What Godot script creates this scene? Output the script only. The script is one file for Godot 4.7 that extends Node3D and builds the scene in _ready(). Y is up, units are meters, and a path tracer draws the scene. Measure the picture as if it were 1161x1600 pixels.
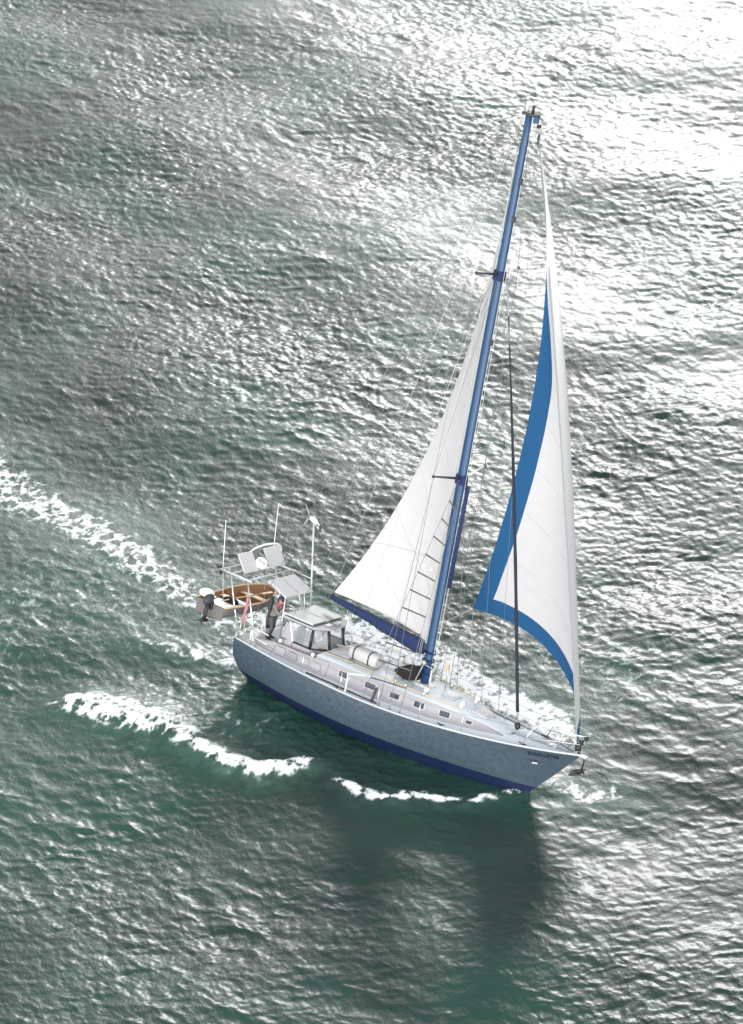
extends Node3D

# ---------------------------------------------------------------- mesh helper
class MB:
	var st := SurfaceTool.new()
	func _init():
		st.begin(Mesh.PRIMITIVE_TRIANGLES)
		st.set_smooth_group(-1)
	func smooth(on: bool):
		st.set_smooth_group(0 if on else -1)
		return self
	func tri(a: Vector3, b: Vector3, c: Vector3):
		st.add_vertex(a)
		st.add_vertex(b)
		st.add_vertex(c)
	func quad(a: Vector3, b: Vector3, c: Vector3, d: Vector3):
		tri(a, b, c)
		tri(a, c, d)
	func box(c: Vector3, s: Vector3, b := Basis()):
		st.set_smooth_group(-1)
		var h := s * 0.5
		var e := minf(0.012, minf(h.x, minf(h.y, h.z)) * 0.4)
		# chamfered box: three face loops joined by bevel strips
		var p := func(x, y, z): return c + b * Vector3(x, y, z)
		for ax in 3:
			for sg in [-1.0, 1.0]:
				var q := []
				for k in [[-1, -1], [1, -1], [1, 1], [-1, 1]]:
					var v := Vector3()
					v[ax] = h[ax] * sg
					v[(ax + 1) % 3] = (h[(ax + 1) % 3] - e) * k[0]
					v[(ax + 2) % 3] = (h[(ax + 2) % 3] - e) * k[1]
					q.append(p.call(v.x, v.y, v.z))
				if sg > 0:
					quad(q[3], q[2], q[1], q[0])
				else:
					quad(q[0], q[1], q[2], q[3])
		for ax in 3:   # edges along axis ax
			var u := (ax + 1) % 3
			var w := (ax + 2) % 3
			for su in [-1.0, 1.0]:
				for sw in [-1.0, 1.0]:
					var q := []
					for k in [[0, -1], [0, 1], [1, 1], [1, -1]]:
						var v := Vector3()
						v[ax] = (h[ax] - e) * k[1]
						v[u] = (h[u] - (e if k[0] else 0.0)) * su
						v[w] = (h[w] - (0.0 if k[0] else e)) * sw
						q.append(p.call(v.x, v.y, v.z))
					if su * sw > 0:
						quad(q[0], q[1], q[2], q[3])
					else:
						quad(q[3], q[2], q[1], q[0])
		for sx in [-1.0, 1.0]:
			for sy in [-1.0, 1.0]:
				for sz in [-1.0, 1.0]:
					var a = p.call(h.x * sx, (h.y - e) * sy, (h.z - e) * sz)
					var d = p.call((h.x - e) * sx, h.y * sy, (h.z - e) * sz)
					var f = p.call((h.x - e) * sx, (h.y - e) * sy, h.z * sz)
					if sx * sy * sz > 0:
						tri(f, d, a)
					else:
						tri(a, d, f)
	func ring(c: Vector3, u: Vector3, v: Vector3, n: int) -> Array:
		var r := []
		for i in n:
			var a := TAU * i / n
			r.append(c + u * cos(a) + v * sin(a))
		return r
	func loft(rings: Array, closed := true, capped := true):
		for i in rings.size() - 1:
			var a: Array = rings[i]
			var b: Array = rings[i + 1]
			var n := a.size()
			for j in (n if closed else n - 1):
				var k := (j + 1) % n
				quad(a[j], a[k], b[k], b[j])
		if capped:
			for e in [0, rings.size() - 1]:
				var r: Array = rings[e]
				var m := Vector3()
				for q in r:
					m += q
				m /= r.size()
				for j in r.size():
					var k := (j + 1) % r.size()
					if e == 0:
						tri(m, r[k], r[j])
					else:
						tri(m, r[j], r[k])
	func tube(pts: Array, r0: float, sides := 8, r1 := -1.0):
		st.set_smooth_group(0)
		var rings := []
		var up := Vector3(0.31, 0.86, 0.4)
		for i in pts.size():
			var t: Vector3 = (pts[mini(i + 1, pts.size() - 1)] - pts[maxi(i - 1, 0)]).normalized()
			var u := t.cross(up)
			if u.length() < 0.05:
				u = t.cross(Vector3(1, 0, 0))
			u = u.normalized()
			var v := t.cross(u)
			var r := r0 if r1 < 0 else lerpf(r0, r1, float(i) / (pts.size() - 1))
			rings.append(ring(pts[i], u * r, v * r, sides))
		loft(rings)
	func ell(c: Vector3, r: Vector3, b := Basis(), nu := 12, nv := 8):
		st.set_smooth_group(0)
		var rings := []
		for i in nv + 1:
			var a := PI * (i + 0.001) / (nv + 0.002) - PI / 2
			rings.append(ring(c + b.y * r.y * sin(a), b.x * r.x * cos(a), b.z * r.z * cos(a), nu))
		loft(rings)
	func torus(c: Vector3, n: Vector3, R: float, r: float, a0 := 0.0, a1 := TAU, seg := 24):
		st.set_smooth_group(0)
		var u := n.cross(Vector3(0.2, 0.3, 0.9)).normalized()
		var v := n.cross(u).normalized()
		var rings := []
		for i in seg + 1:
			var a := lerpf(a0, a1, float(i) / seg)
			var d := u * cos(a) + v * sin(a)
			rings.append(ring(c + d * R, d * r, n.normalized() * r, 8))
		loft(rings)
	func prism(poly: Array, off: Vector3):
		st.set_smooth_group(-1)
		var b := []
		for q in poly:
			b.append(q + off)
		loft([poly, b])
	func mesh() -> ArrayMesh:
		st.generate_normals()
		return st.commit()

var M := {}
var taken := {}
var yacht: Node3D
var boat := Transform3D()

func numbered(n: String, parent: Node) -> String:
	var key := "%d/%s" % [parent.get_instance_id(), n]
	var k: int = taken.get(key, 0)
	taken[key] = k + 1
	return n if k == 0 else "%s_%03d" % [n, k]

func tag(o: Node3D, label: String, category: String, group := "", kind := ""):
	o.set_meta("label", label)
	if category:
		o.set_meta("category", category)
	if group:
		o.set_meta("group", group)
	if kind:
		o.set_meta("kind", kind)

func base(called: String, at: Transform3D, parent: Node3D = self) -> Node3D:
	var n := Node3D.new()
	n.name = numbered(called, parent)
	n.transform = at
	parent.add_child(n, true)
	return n

func put(called: String, mb, mat: Material, parent: Node3D) -> MeshInstance3D:
	var o := MeshInstance3D.new()
	o.name = numbered(called, parent)
	o.mesh = mb.mesh() if mb is MB else mb
	o.material_override = mat
	parent.add_child(o, true)
	return o

func lin(r: float, g: float, b: float, a := 1.0) -> Color:
	var c := Color(r, g, b).linear_to_srgb()
	c.a = a
	return c

func mat(r: float, g: float, b: float, rough := 0.6, metal := 0.0) -> StandardMaterial3D:
	var m := StandardMaterial3D.new()
	m.albedo_color = lin(r, g, b)
	m.roughness = rough
	m.metallic = metal
	return m

func noise_tex(fn: FastNoiseLite, w: int, h: int, lo: Color, hi: Color) -> NoiseTexture2D:
	var t := NoiseTexture2D.new()
	t.width = w
	t.height = h
	t.seamless = true
	t.noise = fn
	var g := Gradient.new()
	g.set_color(0, lo)
	g.set_color(1, hi)
	t.color_ramp = g
	return t

func fnl(type: int, freq: float, sd: int, oct := 4) -> FastNoiseLite:
	var f := FastNoiseLite.new()
	f.noise_type = type
	f.frequency = freq
	f.seed = sd
	f.fractal_octaves = oct
	return f

func worn(r: float, g: float, b: float, rough: float, amount: float, scale: Vector3, sd: int) -> StandardMaterial3D:
	var m := mat(r, g, b, rough)
	m.albedo_color = Color.WHITE
	m.albedo_texture = noise_tex(fnl(FastNoiseLite.TYPE_SIMPLEX_SMOOTH, 0.02, sd, 5), 512, 512, lin(r * (1 - amount), g * (1 - amount), b * (1 - amount)), lin(minf(1, r * (1 + amount)), minf(1, g * (1 + amount)), minf(1, b * (1 + amount))))
	m.uv1_triplanar = true
	m.uv1_scale = scale
	return m

# ---------------------------------------------------------------- ready
func _ready():
	# camera
	var cam := Camera3D.new()
	cam.name = "camera"
	cam.fov = 18.0
	cam.position = Vector3(0, 65, 0)
	cam.rotation_degrees = Vector3(-30.734, 0, 0)
	cam.near = 1.0
	cam.far = 20000.0
	add_child(cam)
	cam.current = true
	# sky and sun
	var az := deg_to_rad(9.0)
	var el := deg_to_rad(21.0)
	var to_sun := Vector3(sin(az) * cos(el), sin(el), -cos(az) * cos(el))
	var we := WorldEnvironment.new()
	we.name = "world_environment"
	var env := Environment.new()
	env.background_mode = Environment.BG_SKY
	env.tonemap_mode = Environment.TONE_MAPPER_LINEAR
	env.tonemap_exposure = 1.34
	env.sdfgi_enabled = true
	env.ssao_enabled = true
	env.ssil_enabled = true
	var sky := Sky.new()
	var pano := PanoramaSkyMaterial.new()
	pano.panorama = sky_picture(to_sun)
	sky.sky_material = pano
	env.sky = sky
	we.environment = env
	add_child(we)
	var sun := DirectionalLight3D.new()
	sun.name = "sun"
	sun.light_color = Color(1.0, 0.995, 0.985)
	sun.light_energy = 0.46
	sun.light_angular_distance = 14.0
	sun.shadow_enabled = true
	add_child(sun)
	sun.look_at_from_position(to_sun * 100.0, Vector3.ZERO, Vector3.UP)

	boat = Transform3D(Basis(Vector3(0.7845, 0.0025, 0.6201), Vector3(0.1809, 0.9555, -0.2328), Vector3(-0.5931, 0.2948, 0.7492)).orthonormalized(), Vector3(1.144, 0, -93.925))
	make_materials()
	make_sea()
	make_yacht()
	make_loose_things()
	make_person()

func sky_picture(to_sun: Vector3) -> ImageTexture:
	var w := 512
	var h := 256
	var im := Image.create(w, h, false, Image.FORMAT_RGBAF)
	var az_sun := atan2(to_sun.x, -to_sun.z)
	var cl := fnl(FastNoiseLite.TYPE_SIMPLEX_SMOOTH, 1.6, 5, 5)
	for y in h:
		var up := PI * 0.5 - PI * (y + 0.5) / h
		for x in w:
			var a := TAU * ((x + 0.5) / w - 0.5)
			var d := Vector3(sin(a) * cos(up), sin(up), -cos(a) * cos(up))
			var e := maxf(d.y, 0.0)
			var c := Vector3(0.16, 0.18, 0.21).lerp(Vector3(0.40, 0.42, 0.445), pow(1.0 - e, 2.5))
			var q := d / (0.25 + e)
			var n := cl.get_noise_3d(q.x, q.y * 0.5, q.z) * 0.5 + 0.5
			c *= 0.9 + 0.2 * smoothstep(0.3, 0.75, n)
			var th := acos(clampf(d.dot(to_sun), -1, 1))
			var turn := cos(a - az_sun) * 0.5 + 0.5
			c += Vector3(0.98, 0.99, 1.0) * (4.4 * exp(-asin(e) / 0.36) + 2.4 * exp(-asin(e) / 0.85)) * (0.08 + 0.92 * turn * turn * turn)
			c += Vector3(1.0, 0.99, 0.98) * (1.2 * exp(-th * th / 0.22) + 0.7 * exp(-th / 0.5))
			if d.y < 0:
				c = Vector3(0.10, 0.14, 0.14)
			im.set_pixel(x, y, Color(c.x, c.y, c.z))
	return ImageTexture.create_from_image(im)

func make_materials():
	M.hull = worn(0.044, 0.064, 0.084, 0.38, 0.30, Vector3(0.30, 0.6, 0.30), 11)
	M.hull.detail_enabled = true
	M.bottom = worn(0.003, 0.010, 0.042, 0.45, 0.3, Vector3(0.6, 1, 0.6), 12)
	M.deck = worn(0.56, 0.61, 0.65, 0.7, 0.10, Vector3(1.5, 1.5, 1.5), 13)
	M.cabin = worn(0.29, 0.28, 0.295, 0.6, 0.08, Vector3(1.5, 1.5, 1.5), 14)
	M.white = mat(0.78, 0.77, 0.75, 0.4)
	M.cream = worn(0.62, 0.60, 0.58, 0.55, 0.06, Vector3(2, 2, 2), 15)
	M.steel = mat(0.60, 0.60, 0.58, 0.3, 0.75)
	M.alu = worn(0.42, 0.43, 0.44, 0.4, 0.1, Vector3(2, 2, 2), 16)
	M.wire = mat(0.22, 0.23, 0.24, 0.45, 0.4)
	M.rope = mat(0.5, 0.48, 0.44, 0.9)
	M.mast = worn(0.007, 0.049, 0.118, 0.35, 0.18, Vector3(2, 0.4, 2), 17)
	M.navy = worn(0.007, 0.018, 0.075, 0.8, 0.25, Vector3(2, 2, 2), 18)
	M.stay = mat(0.007, 0.009, 0.020, 0.8)
	M.black = mat(0.012, 0.012, 0.015, 0.55)
	M.dark = mat(0.035, 0.036, 0.042, 0.6)
	M.wood = worn(0.27, 0.13, 0.055, 0.45, 0.35, Vector3(3, 3, 0.6), 19)
	M.palewood = worn(0.50, 0.36, 0.20, 0.5, 0.2, Vector3(2, 2, 2), 20)
	M.greywood = worn(0.28, 0.25, 0.21, 0.75, 0.25, Vector3(1, 5, 5), 21)
	M.frame = mat(0.40, 0.39, 0.38, 0.5)
	M.ratline = mat(0.10, 0.085, 0.075, 0.8)
	M.red = mat(0.30, 0.07, 0.08, 0.8)
	M.pink = mat(0.36, 0.15, 0.17, 0.8)
	M.panel = worn(0.46, 0.45, 0.455, 0.22, 0.05, Vector3(2, 2, 2), 22)
	M.roofpanel = worn(0.15, 0.165, 0.15, 0.3, 0.12, Vector3(2, 2, 2), 23)
	M.sail = worn(0.49, 0.48, 0.48, 0.75, 0.05, Vector3(0.12, 0.2, 0.12), 24)
	M.sail.backlight_enabled = true
	M.sail.backlight = Color(0.13, 0.128, 0.126)
	M.strip = worn(0.002, 0.068, 0.175, 0.8, 0.10, Vector3(0.6, 0.6, 0.6), 25)
	M.strip.backlight_enabled = true
	M.strip.backlight = Color(0.005, 0.05, 0.11)
	M.seam = mat(0.42, 0.42, 0.43, 0.8)
	M.glass = StandardMaterial3D.new()
	M.glass.transparency = BaseMaterial3D.TRANSPARENCY_ALPHA
	M.glass.albedo_color = Color(0.8, 0.85, 0.85, 0.18)
	M.glass.roughness = 0.04
	M.darkglass = mat(0.02, 0.03, 0.05, 0.08)
	M.dinghy = worn(0.13, 0.115, 0.105, 0.5, 0.15, Vector3(1, 1, 1), 26)
	M.canvas = mat(0.009, 0.008, 0.012, 0.95)
	M.lettering = mat(0.004, 0.010, 0.028, 0.5)

# ---------------------------------------------------------------- sea
const NA := 512
const LA := 57.0
const NB := 256
const LB := 11.3
var ha := PackedFloat32Array()
var xa := PackedFloat32Array()
var za := PackedFloat32Array()
var hb := PackedFloat32Array()
var rng := RandomNumberGenerator.new()

func fft(re: PackedFloat32Array, im: PackedFloat32Array, n: int) -> Array:
	var bits := int(round(log(n) / log(2.0)))
	var rev := PackedInt32Array()
	rev.resize(n)
	for i in n:
		var r := 0
		for b in bits:
			if i & (1 << b):
				r |= 1 << (bits - 1 - b)
		rev[i] = r
	var cs := PackedFloat32Array()
	var sn := PackedFloat32Array()
	cs.resize(n / 2)
	sn.resize(n / 2)
	for i in n / 2:
		cs[i] = cos(TAU * i / n)
		sn[i] = sin(TAU * i / n)
	var lr := PackedFloat32Array()
	var li := PackedFloat32Array()
	lr.resize(n)
	li.resize(n)
	for axis in 2:
		var stride := 1 if axis == 0 else n
		var hop := n if axis == 0 else 1
		for row in n:
			var o := row * hop
			for i in n:
				var k := o + rev[i] * stride
				lr[i] = re[k]
				li[i] = im[k]
			var half := 1
			while half < n:
				var step := n / (2 * half)
				for j in half:
					var c := cs[j * step]
					var s := sn[j * step]
					var i := j
					while i < n:
						var q := i + half
						var tr := lr[q] * c - li[q] * s
						var ti := lr[q] * s + li[q] * c
						lr[q] = lr[i] - tr
						li[q] = li[i] - ti
						lr[i] += tr
						li[i] += ti
						i += 2 * half
				half *= 2
			for i in n:
				var k := o + i * stride
				re[k] = lr[i]
				im[k] = li[i]
	return [re, im]

func spectrum(n: int, length: float, wind: Vector2, peak: float, cut_lo: float, cut_hi: float, tail: float, side: float) -> Array:
	var re := PackedFloat32Array()
	var im := PackedFloat32Array()
	re.resize(n * n)
	im.resize(n * n)
	var kp := TAU / peak
	for j in n:
		var kz := TAU / length * (j if j < n / 2 else j - n)
		for i in n:
			var kx := TAU / length * (i if i < n / 2 else i - n)
			var k2 := kx * kx + kz * kz
			var g1 := rng.randfn()
			var g2 := rng.randfn()
			if k2 < 1e-9:
				continue
			var k := sqrt(k2)
			var lam := TAU / k
			if lam > cut_lo or lam < cut_hi:
				continue
			var dd := (kx * wind.x + kz * wind.y) / k
			var a := exp(-0.6 * kp * kp / k2) * pow(k, -tail) * (side + (1.0 - side) * dd * dd * (1.0 if dd > 0 else 0.35))
			re[j * n + i] = g1 * a
			im[j * n + i] = g2 * a
	return [re, im]

func fields(n: int, length: float, sp: Array, want_rms: float, chop: bool) -> Array:
	# a Hermitian spectrum H gives the height; H(1 + kx/k) packs height + i * x-displacement into one transform
	var re: PackedFloat32Array = sp[0]
	var im: PackedFloat32Array = sp[1]
	var fr := PackedFloat32Array()
	var fi := PackedFloat32Array()
	var gr := PackedFloat32Array()
	var gi := PackedFloat32Array()
	for q in [fr, fi, gr, gi]:
		q.resize(n * n)
	fr.resize(n * n)
	fi.resize(n * n)
	gr.resize(n * n)
	gi.resize(n * n)
	for j in n:
		var jm := (n - j) % n
		var kz := TAU / length * (j if j < n / 2 else j - n)
		for i in n:
			var kx := TAU / length * (i if i < n / 2 else i - n)
			var a := j * n + i
			var b := jm * n + (n - i) % n
			var hr := 0.5 * (re[a] + re[b])
			var hi := 0.5 * (im[a] - im[b])
			var k := sqrt(kx * kx + kz * kz)
			var f := 1.0 + (kx / k if k > 0 and i != n / 2 else 0.0)
			fr[a] = hr * f
			fi[a] = hi * f
			if chop and k > 0 and j != n / 2:
				# -i kz/k H
				gr[a] = hi * kz / k
				gi[a] = -hr * kz / k
	var A := fft(fr, fi, n)
	fr = A[0]
	fi = A[1]
	var s := 0.0
	for v in fr:
		s += v * v
	var m := want_rms / sqrt(s / (n * n))
	for i in n * n:
		fr[i] *= m
		fi[i] *= m
	if chop:
		var B := fft(gr, gi, n)
		gr = B[0]
		for i in n * n:
			gr[i] *= m
	return [fr, fi, gr]

# foam lines on the water: x, z, half width, strength
var lines := [
	[[-21.0, -116.0, 2.0, 0.82], [-17.0, -113.4, 1.9, 0.82], [-14.9, -111.6, 1.6, 0.82], [-12.9, -109.8, 1.3, 0.78], [-10.7, -107.6, 1.2, 0.76], [-8.8, -105.4, 1.1, 0.78], [-7.2, -103.4, 0.85, 0.72], [-5.6, -101.6, 0.7, 0.72], [-4.6, -99.6, 0.7, 0.8]],
	[[-11.4, -95.5, 0.35, 0.7], [-10.4, -95.9, 0.8, 1.1], [-9.3, -95.3, 1.0, 1.22], [-8.2, -94.7, 0.95, 1.18], [-7.2, -94.2, 0.65, 1.1], [-6.3, -93.2, 0.45, 1.2], [-5.1, -92.1, 0.42, 1.25], [-4.0, -91.5, 0.46, 1.3], [-3.0, -91.5, 0.40, 1.2], [-2.2, -91.9, 0.3, 1.0]],
	[[-1.3, -91.2, 0.14, 1.0], [-0.2, -90.2, 0.30, 1.35], [0.7, -90.0, 0.22, 1.3], [1.5, -90.15, 0.24, 1.35], [2.5, -89.9, 0.16, 1.25], [3.3, -90.0, 0.15, 1.2], [4.6, -90.4, 0.15, 1.1], [6.0, -91.3, 0.3, 1.0]],
	[[6.9, -93.6, 0.5, 1.0], [6.3, -94.9, 0.85, 1.5], [5.1, -95.8, 0.8, 1.5], [3.8, -97.0, 0.75, 1.3], [2.85, -98.3, 1.0, 1.2], [0.8, -99.8, 1.25, 1.2], [-0.9, -101.0, 1.2, 1.15], [-2.8, -101.6, 1.0, 1.1], [-4.2, -101.4, 0.8, 1.0]],
	[[-9.0, -100.0, 0.25, 0.6], [-7.6, -99.5, 0.3, 0.8], [-6.4, -99.0, 0.35, 0.85], [-4.9, -98.5, 0.35, 0.9]],
	[[6.3, -91.2, 0.35, 0.7], [7.4, -90.3, 0.5, 0.85], [8.4, -90.6, 0.4, 0.8]],
]
var soft := [[[-9.5, -101.5, 2.6, 0.42], [-12.5, -103.5, 2.6, 0.40], [-14.0, -100.5, 2.0, 0.40]], [[7.0, -99.0, 2.2, 0.5], [9.5, -97.0, 2.0, 0.5]], [[-6.2, -94.8, 1.3, 0.55], [-4.3, -94.2, 1.0, 0.5]]]
const FX0 := -27.0
const FZ0 := -128.0
const FS := 0.25
const FNX := 180
const FNZ := 190
var foam_map := PackedFloat32Array()
var aer_map := PackedFloat32Array()
var ridge_map := PackedFloat32Array()
var id_map := PackedInt32Array()

func make_foam_maps():
	for q in 3:
		var a := PackedFloat32Array()
		a.resize(FNX * FNZ)
		if q == 0: foam_map = a
		elif q == 1: aer_map = a
		else: ridge_map = a
	id_map.resize(FNX * FNZ)
	var every := []
	for k in lines.size():
		for i in lines[k].size() - 1:
			every.append([k, lines[k][i], lines[k][i + 1]])
	for k in soft.size():
		for i in soft[k].size() - 1:
			every.append([-1, soft[k][i], soft[k][i + 1]])
	for e in every:
		var a := Vector2(e[1][0], e[1][1])
		var b := Vector2(e[2][0], e[2][1])
		var reach: float = maxf(e[1][2], e[2][2]) * 2.4 + 1.2
		var x0 := clampi(int((minf(a.x, b.x) - reach - FX0) / FS), 0, FNX - 1)
		var x1 := clampi(int((maxf(a.x, b.x) + reach - FX0) / FS), 0, FNX - 1)
		var z0 := clampi(int((minf(a.y, b.y) - reach - FZ0) / FS), 0, FNZ - 1)
		var z1 := clampi(int((maxf(a.y, b.y) + reach - FZ0) / FS), 0, FNZ - 1)
		var ab := b - a
		for j in range(z0, z1 + 1):
			for i in range(x0, x1 + 1):
				var p := Vector2(FX0 + i * FS, FZ0 + j * FS)
				var t := clampf((p - a).dot(ab) / ab.length_squared(), 0, 1)
				var d := (p - a - ab * t).length()
				var w := lerpf(e[1][2], e[2][2], t)
				var s := lerpf(e[1][3], e[2][3], t)
				var at := j * FNX + i
				if e[0] < 0:
					var g := s * exp(-d * d / (w * w))
					foam_map[at] = maxf(foam_map[at], g * 0.62)
					aer_map[at] = maxf(aer_map[at], g)
					continue
				var f := s * (1.0 - smoothstep(0.35 * w, 1.35 * w, d))
				if f > foam_map[at]:
					foam_map[at] = f
					id_map[at] = e[0]
				aer_map[at] = maxf(aer_map[at], s * exp(-d * d / (w * w * 3.2 + 0.1)) * (0.35 if e[0] == 2 else 0.6 if e[0] == 1 else 1.0))
				if e[0] == 1 or e[0] == 2 or e[0] == 4:
					ridge_map[at] = maxf(ridge_map[at], (0.30 if e[0] == 1 else 0.1) * s * exp(-d * d / (0.35 + w * w)))

func make_sea():
	rng.seed = 20
	var wind := Vector2(0.36, -0.93).normalized()
	var A := fields(NA, LA, spectrum(NA, LA, wind, 3.4, 14.0, 0.3, 1.8, 0.12), 0.0155, true)
	ha = A[0]
	xa = A[1]
	za = A[2]
	var B := fields(NB, LB, spectrum(NB, LB, wind, 0.8, 1.5, 0.10, 1.75, 0.25), 0.0072, false)
	hb = B[0]
	make_foam_maps()
	var lace := fnl(FastNoiseLite.TYPE_CELLULAR, 1.5, 31, 1)
	lace.cellular_return_type = FastNoiseLite.RETURN_DISTANCE2_SUB
	lace.cellular_jitter = 1.0
	lace.fractal_type = FastNoiseLite.FRACTAL_NONE
	lace.domain_warp_enabled = true
	lace.domain_warp_amplitude = 0.5
	lace.domain_warp_frequency = 0.9
	var fbm := fnl(FastNoiseLite.TYPE_SIMPLEX, 1.1, 32, 5)
	fbm.fractal_gain = 0.62
	var gust := fnl(FastNoiseLite.TYPE_SIMPLEX_SMOOTH, 0.055, 33, 3)
	var murk := fnl(FastNoiseLite.TYPE_SIMPLEX_SMOOTH, 0.09, 34, 3)
	# rows by distance: fine where the picture looks, coarse out to the horizon
	var rows := PackedFloat32Array()
	var z := 5000.0
	while z > -68.0:
		rows.append(z)
		z -= maxf(1.5, (z + 72.0) * 0.2)
	z = -69.5
	while z > -178.0:
		rows.append(z)
		z -= 0.062 * pow(-z / 78.0, 1.25)
	while z > -6500.0:
		rows.append(z)
		z -= maxf(0.3, (-z - 175.0) * 0.2)
	var fine := 720
	var wing := 22
	var nc := fine + 1 + 2 * wing
	var nr := rows.size()
	var P := PackedVector3Array()
	var C := PackedColorArray()
	var F := PackedFloat32Array()
	P.resize(nr * nc)
	C.resize(nr * nc)
	F.resize(nr * nc)
	var sa := NA / LA
	var sb := NB / LB
	var water := Color(0.002, 0.012, 0.0085)
	var aerated := Color(0.085, 0.16, 0.13)
	var white := Color(0.90, 0.915, 0.92)
	var at := 0
	for r in nr:
		var zz := rows[r]
		var half := (clampf(-zz, 70.0, 300.0) * 0.1 + 4.5) * 1.22
		var detail_row := 1.0 if zz < -69.0 and zz > -180.0 else clampf(1.0 - absf(zz + 120.0) / 500.0, 0.0, 0.5)
		for c in nc:
			var x: float
			var detail := detail_row
			var q := c - wing
			if q < 0:
				x = -half - 0.5 * (pow(1.6, -q) - 1.0)
				detail *= exp(q * 0.45)
			elif q > fine:
				x = half + 0.5 * (pow(1.6, q - fine) - 1.0)
				detail *= exp((fine - q) * 0.45)
			else:
				x = half * (2.0 * q / fine - 1.0)
			if detail < 0.02:
				P[at] = Vector3(x, 0, zz)
				C[at] = water
				at += 1
				continue
			# chop
			var fx := x * sa
			var fz := zz * sa
			var ix := floori(fx)
			var iz := floori(fz)
			var tx := fx - ix
			var tz := fz - iz
			var i0 := ix & 511
			var i1 := (ix + 1) & 511
			var j0 := (iz & 511) << 9
			var j1 := ((iz + 1) & 511) << 9
			var w00 := (1.0 - tx) * (1.0 - tz)
			var w10 := tx * (1.0 - tz)
			var w01 := (1.0 - tx) * tz
			var w11 := tx * tz
			var a := j0 + i0
			var b := j0 + i1
			var d := j1 + i0
			var e := j1 + i1
			var hh := ha[a] * w00 + ha[b] * w10 + ha[d] * w01 + ha[e] * w11
			var dx := xa[a] * w00 + xa[b] * w10 + xa[d] * w01 + xa[e] * w11
			var dz := za[a] * w00 + za[b] * w10 + za[d] * w01 + za[e] * w11
			# ripples, turned against the chop
			var rx := (x * 0.92 + zz * 0.39) * sb
			var rz := (zz * 0.92 - x * 0.39) * sb
			ix = floori(rx)
			iz = floori(rz)
			tx = rx - ix
			tz = rz - iz
			i0 = ix & 255
			i1 = (ix + 1) & 255
			j0 = (iz & 255) << 8
			j1 = ((iz + 1) & 255) << 8
			var h2 := lerpf(lerpf(hb[j0 + i0], hb[j0 + i1], tx), lerpf(hb[j1 + i0], hb[j1 + i1], tx), tz)
			# short steep wavelets with sharp crests, drawn out along the wind's crests
			rx = (x * 0.93 - zz * 0.36 * 0.6) * sb * 0.30
			rz = (zz * 0.93 + x * 0.36) * sb * 0.52
			ix = floori(rx)
			iz = floori(rz)
			tx = rx - ix
			tz = rz - iz
			i0 = ix & 255
			i1 = (ix + 1) & 255
			j0 = (iz & 255) << 8
			j1 = ((iz + 1) & 255) << 8
			h2 -= 2.4 * absf(lerpf(lerpf(hb[j0 + i0], hb[j0 + i1], tx), lerpf(hb[j1 + i0], hb[j1 + i1], tx), tz))
			var gu := 0.95 + 0.9 * gust.get_noise_2d(x, zz)
			var am := 1.0 + 1.5 * gust.get_noise_2d(x * 1.7 + 90.0, zz * 1.7)
			var px := clampi(int((x - FX0) / FS), 0, FNX - 1)
			var pz := clampi(int((zz - FZ0) / FS), 0, FNZ - 1)
			var calm := 1.0 - 0.55 * minf(aer_map[pz * FNX + px], 1.0)
			am *= calm * (1.0 - 0.42 * smoothstep(104.0, 140.0, -zz))
			gu *= 0.4 + 0.6 * calm
			hh = hh * am + h2 * gu + 0.09 * sin(0.33 * x - 0.29 * zz + 0.7) + 0.08 * sin(0.14 * x + 0.45 * zz + 2.2 * gust.get_noise_2d(zz * 0.6, x * 0.6)) + 0.045 * sin(0.31 * x + 0.83 * zz + 3.0 * gust.get_noise_2d(x + 300.0, zz))
			var col := water.lerp(Color(0.007, 0.036, 0.026), clampf(murk.get_noise_2d(x, zz) * 1.4 + 0.4, 0, 1))
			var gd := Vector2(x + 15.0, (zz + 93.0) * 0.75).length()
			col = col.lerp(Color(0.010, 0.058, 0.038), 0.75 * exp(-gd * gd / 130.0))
			var foam := 0.0
			# the boat's foam
			var mx := (x - FX0) / FS
			var mz := (zz - FZ0) / FS
			if mx > 0 and mz > 0 and mx < FNX - 1 and mz < FNZ - 1:
				var u := int(mx)
				var v := int(mz)
				var k := v * FNX + u
				var fu := mx - u
				var fv := mz - v
				var f := lerpf(lerpf(foam_map[k], foam_map[k + 1], fu), lerpf(foam_map[k + FNX], foam_map[k + FNX + 1], fu), fv)
				var ae := lerpf(lerpf(aer_map[k], aer_map[k + 1], fu), lerpf(aer_map[k + FNX], aer_map[k + FNX + 1], fu), fv)
				hh += lerpf(lerpf(ridge_map[k], ridge_map[k + 1], fu), lerpf(ridge_map[k + FNX], ridge_map[k + FNX + 1], fu), fv)
				if ae > 0.02:
					var n1 := fbm.get_noise_2d(x, zz)
					col = col.lerp(aerated, clampf(ae * (0.45 + 0.6 * n1), 0, 0.8))
					if f > 0.03:
						var l := 1.0 - smoothstep(0.0, 0.34, lace.get_noise_2d(x, zz) + 1.0)
						var l2 := 1.0 - smoothstep(0.0, 0.45, lace.get_noise_2d(x * 2.3 + 40.0, zz * 2.3) + 1.0)
						var val := 0.46 * l + 0.30 * l2 + 0.44 * (0.40 + n1 * 1.3)
						var lim := 1.06 - 0.70 * f
						foam = smoothstep(lim - 0.14, lim + 0.26, val) * clampf(f * 1.5 - 0.05, 0.0, 1.0)
						hh += foam * (0.015 + 0.05 * n1)
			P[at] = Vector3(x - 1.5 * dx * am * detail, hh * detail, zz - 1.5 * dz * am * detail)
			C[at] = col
			F[at] = foam
			at += 1
	# whitecaps where the chop has piled the surface up, then normals
	var N := PackedVector3Array()
	N.resize(nr * nc)
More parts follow.
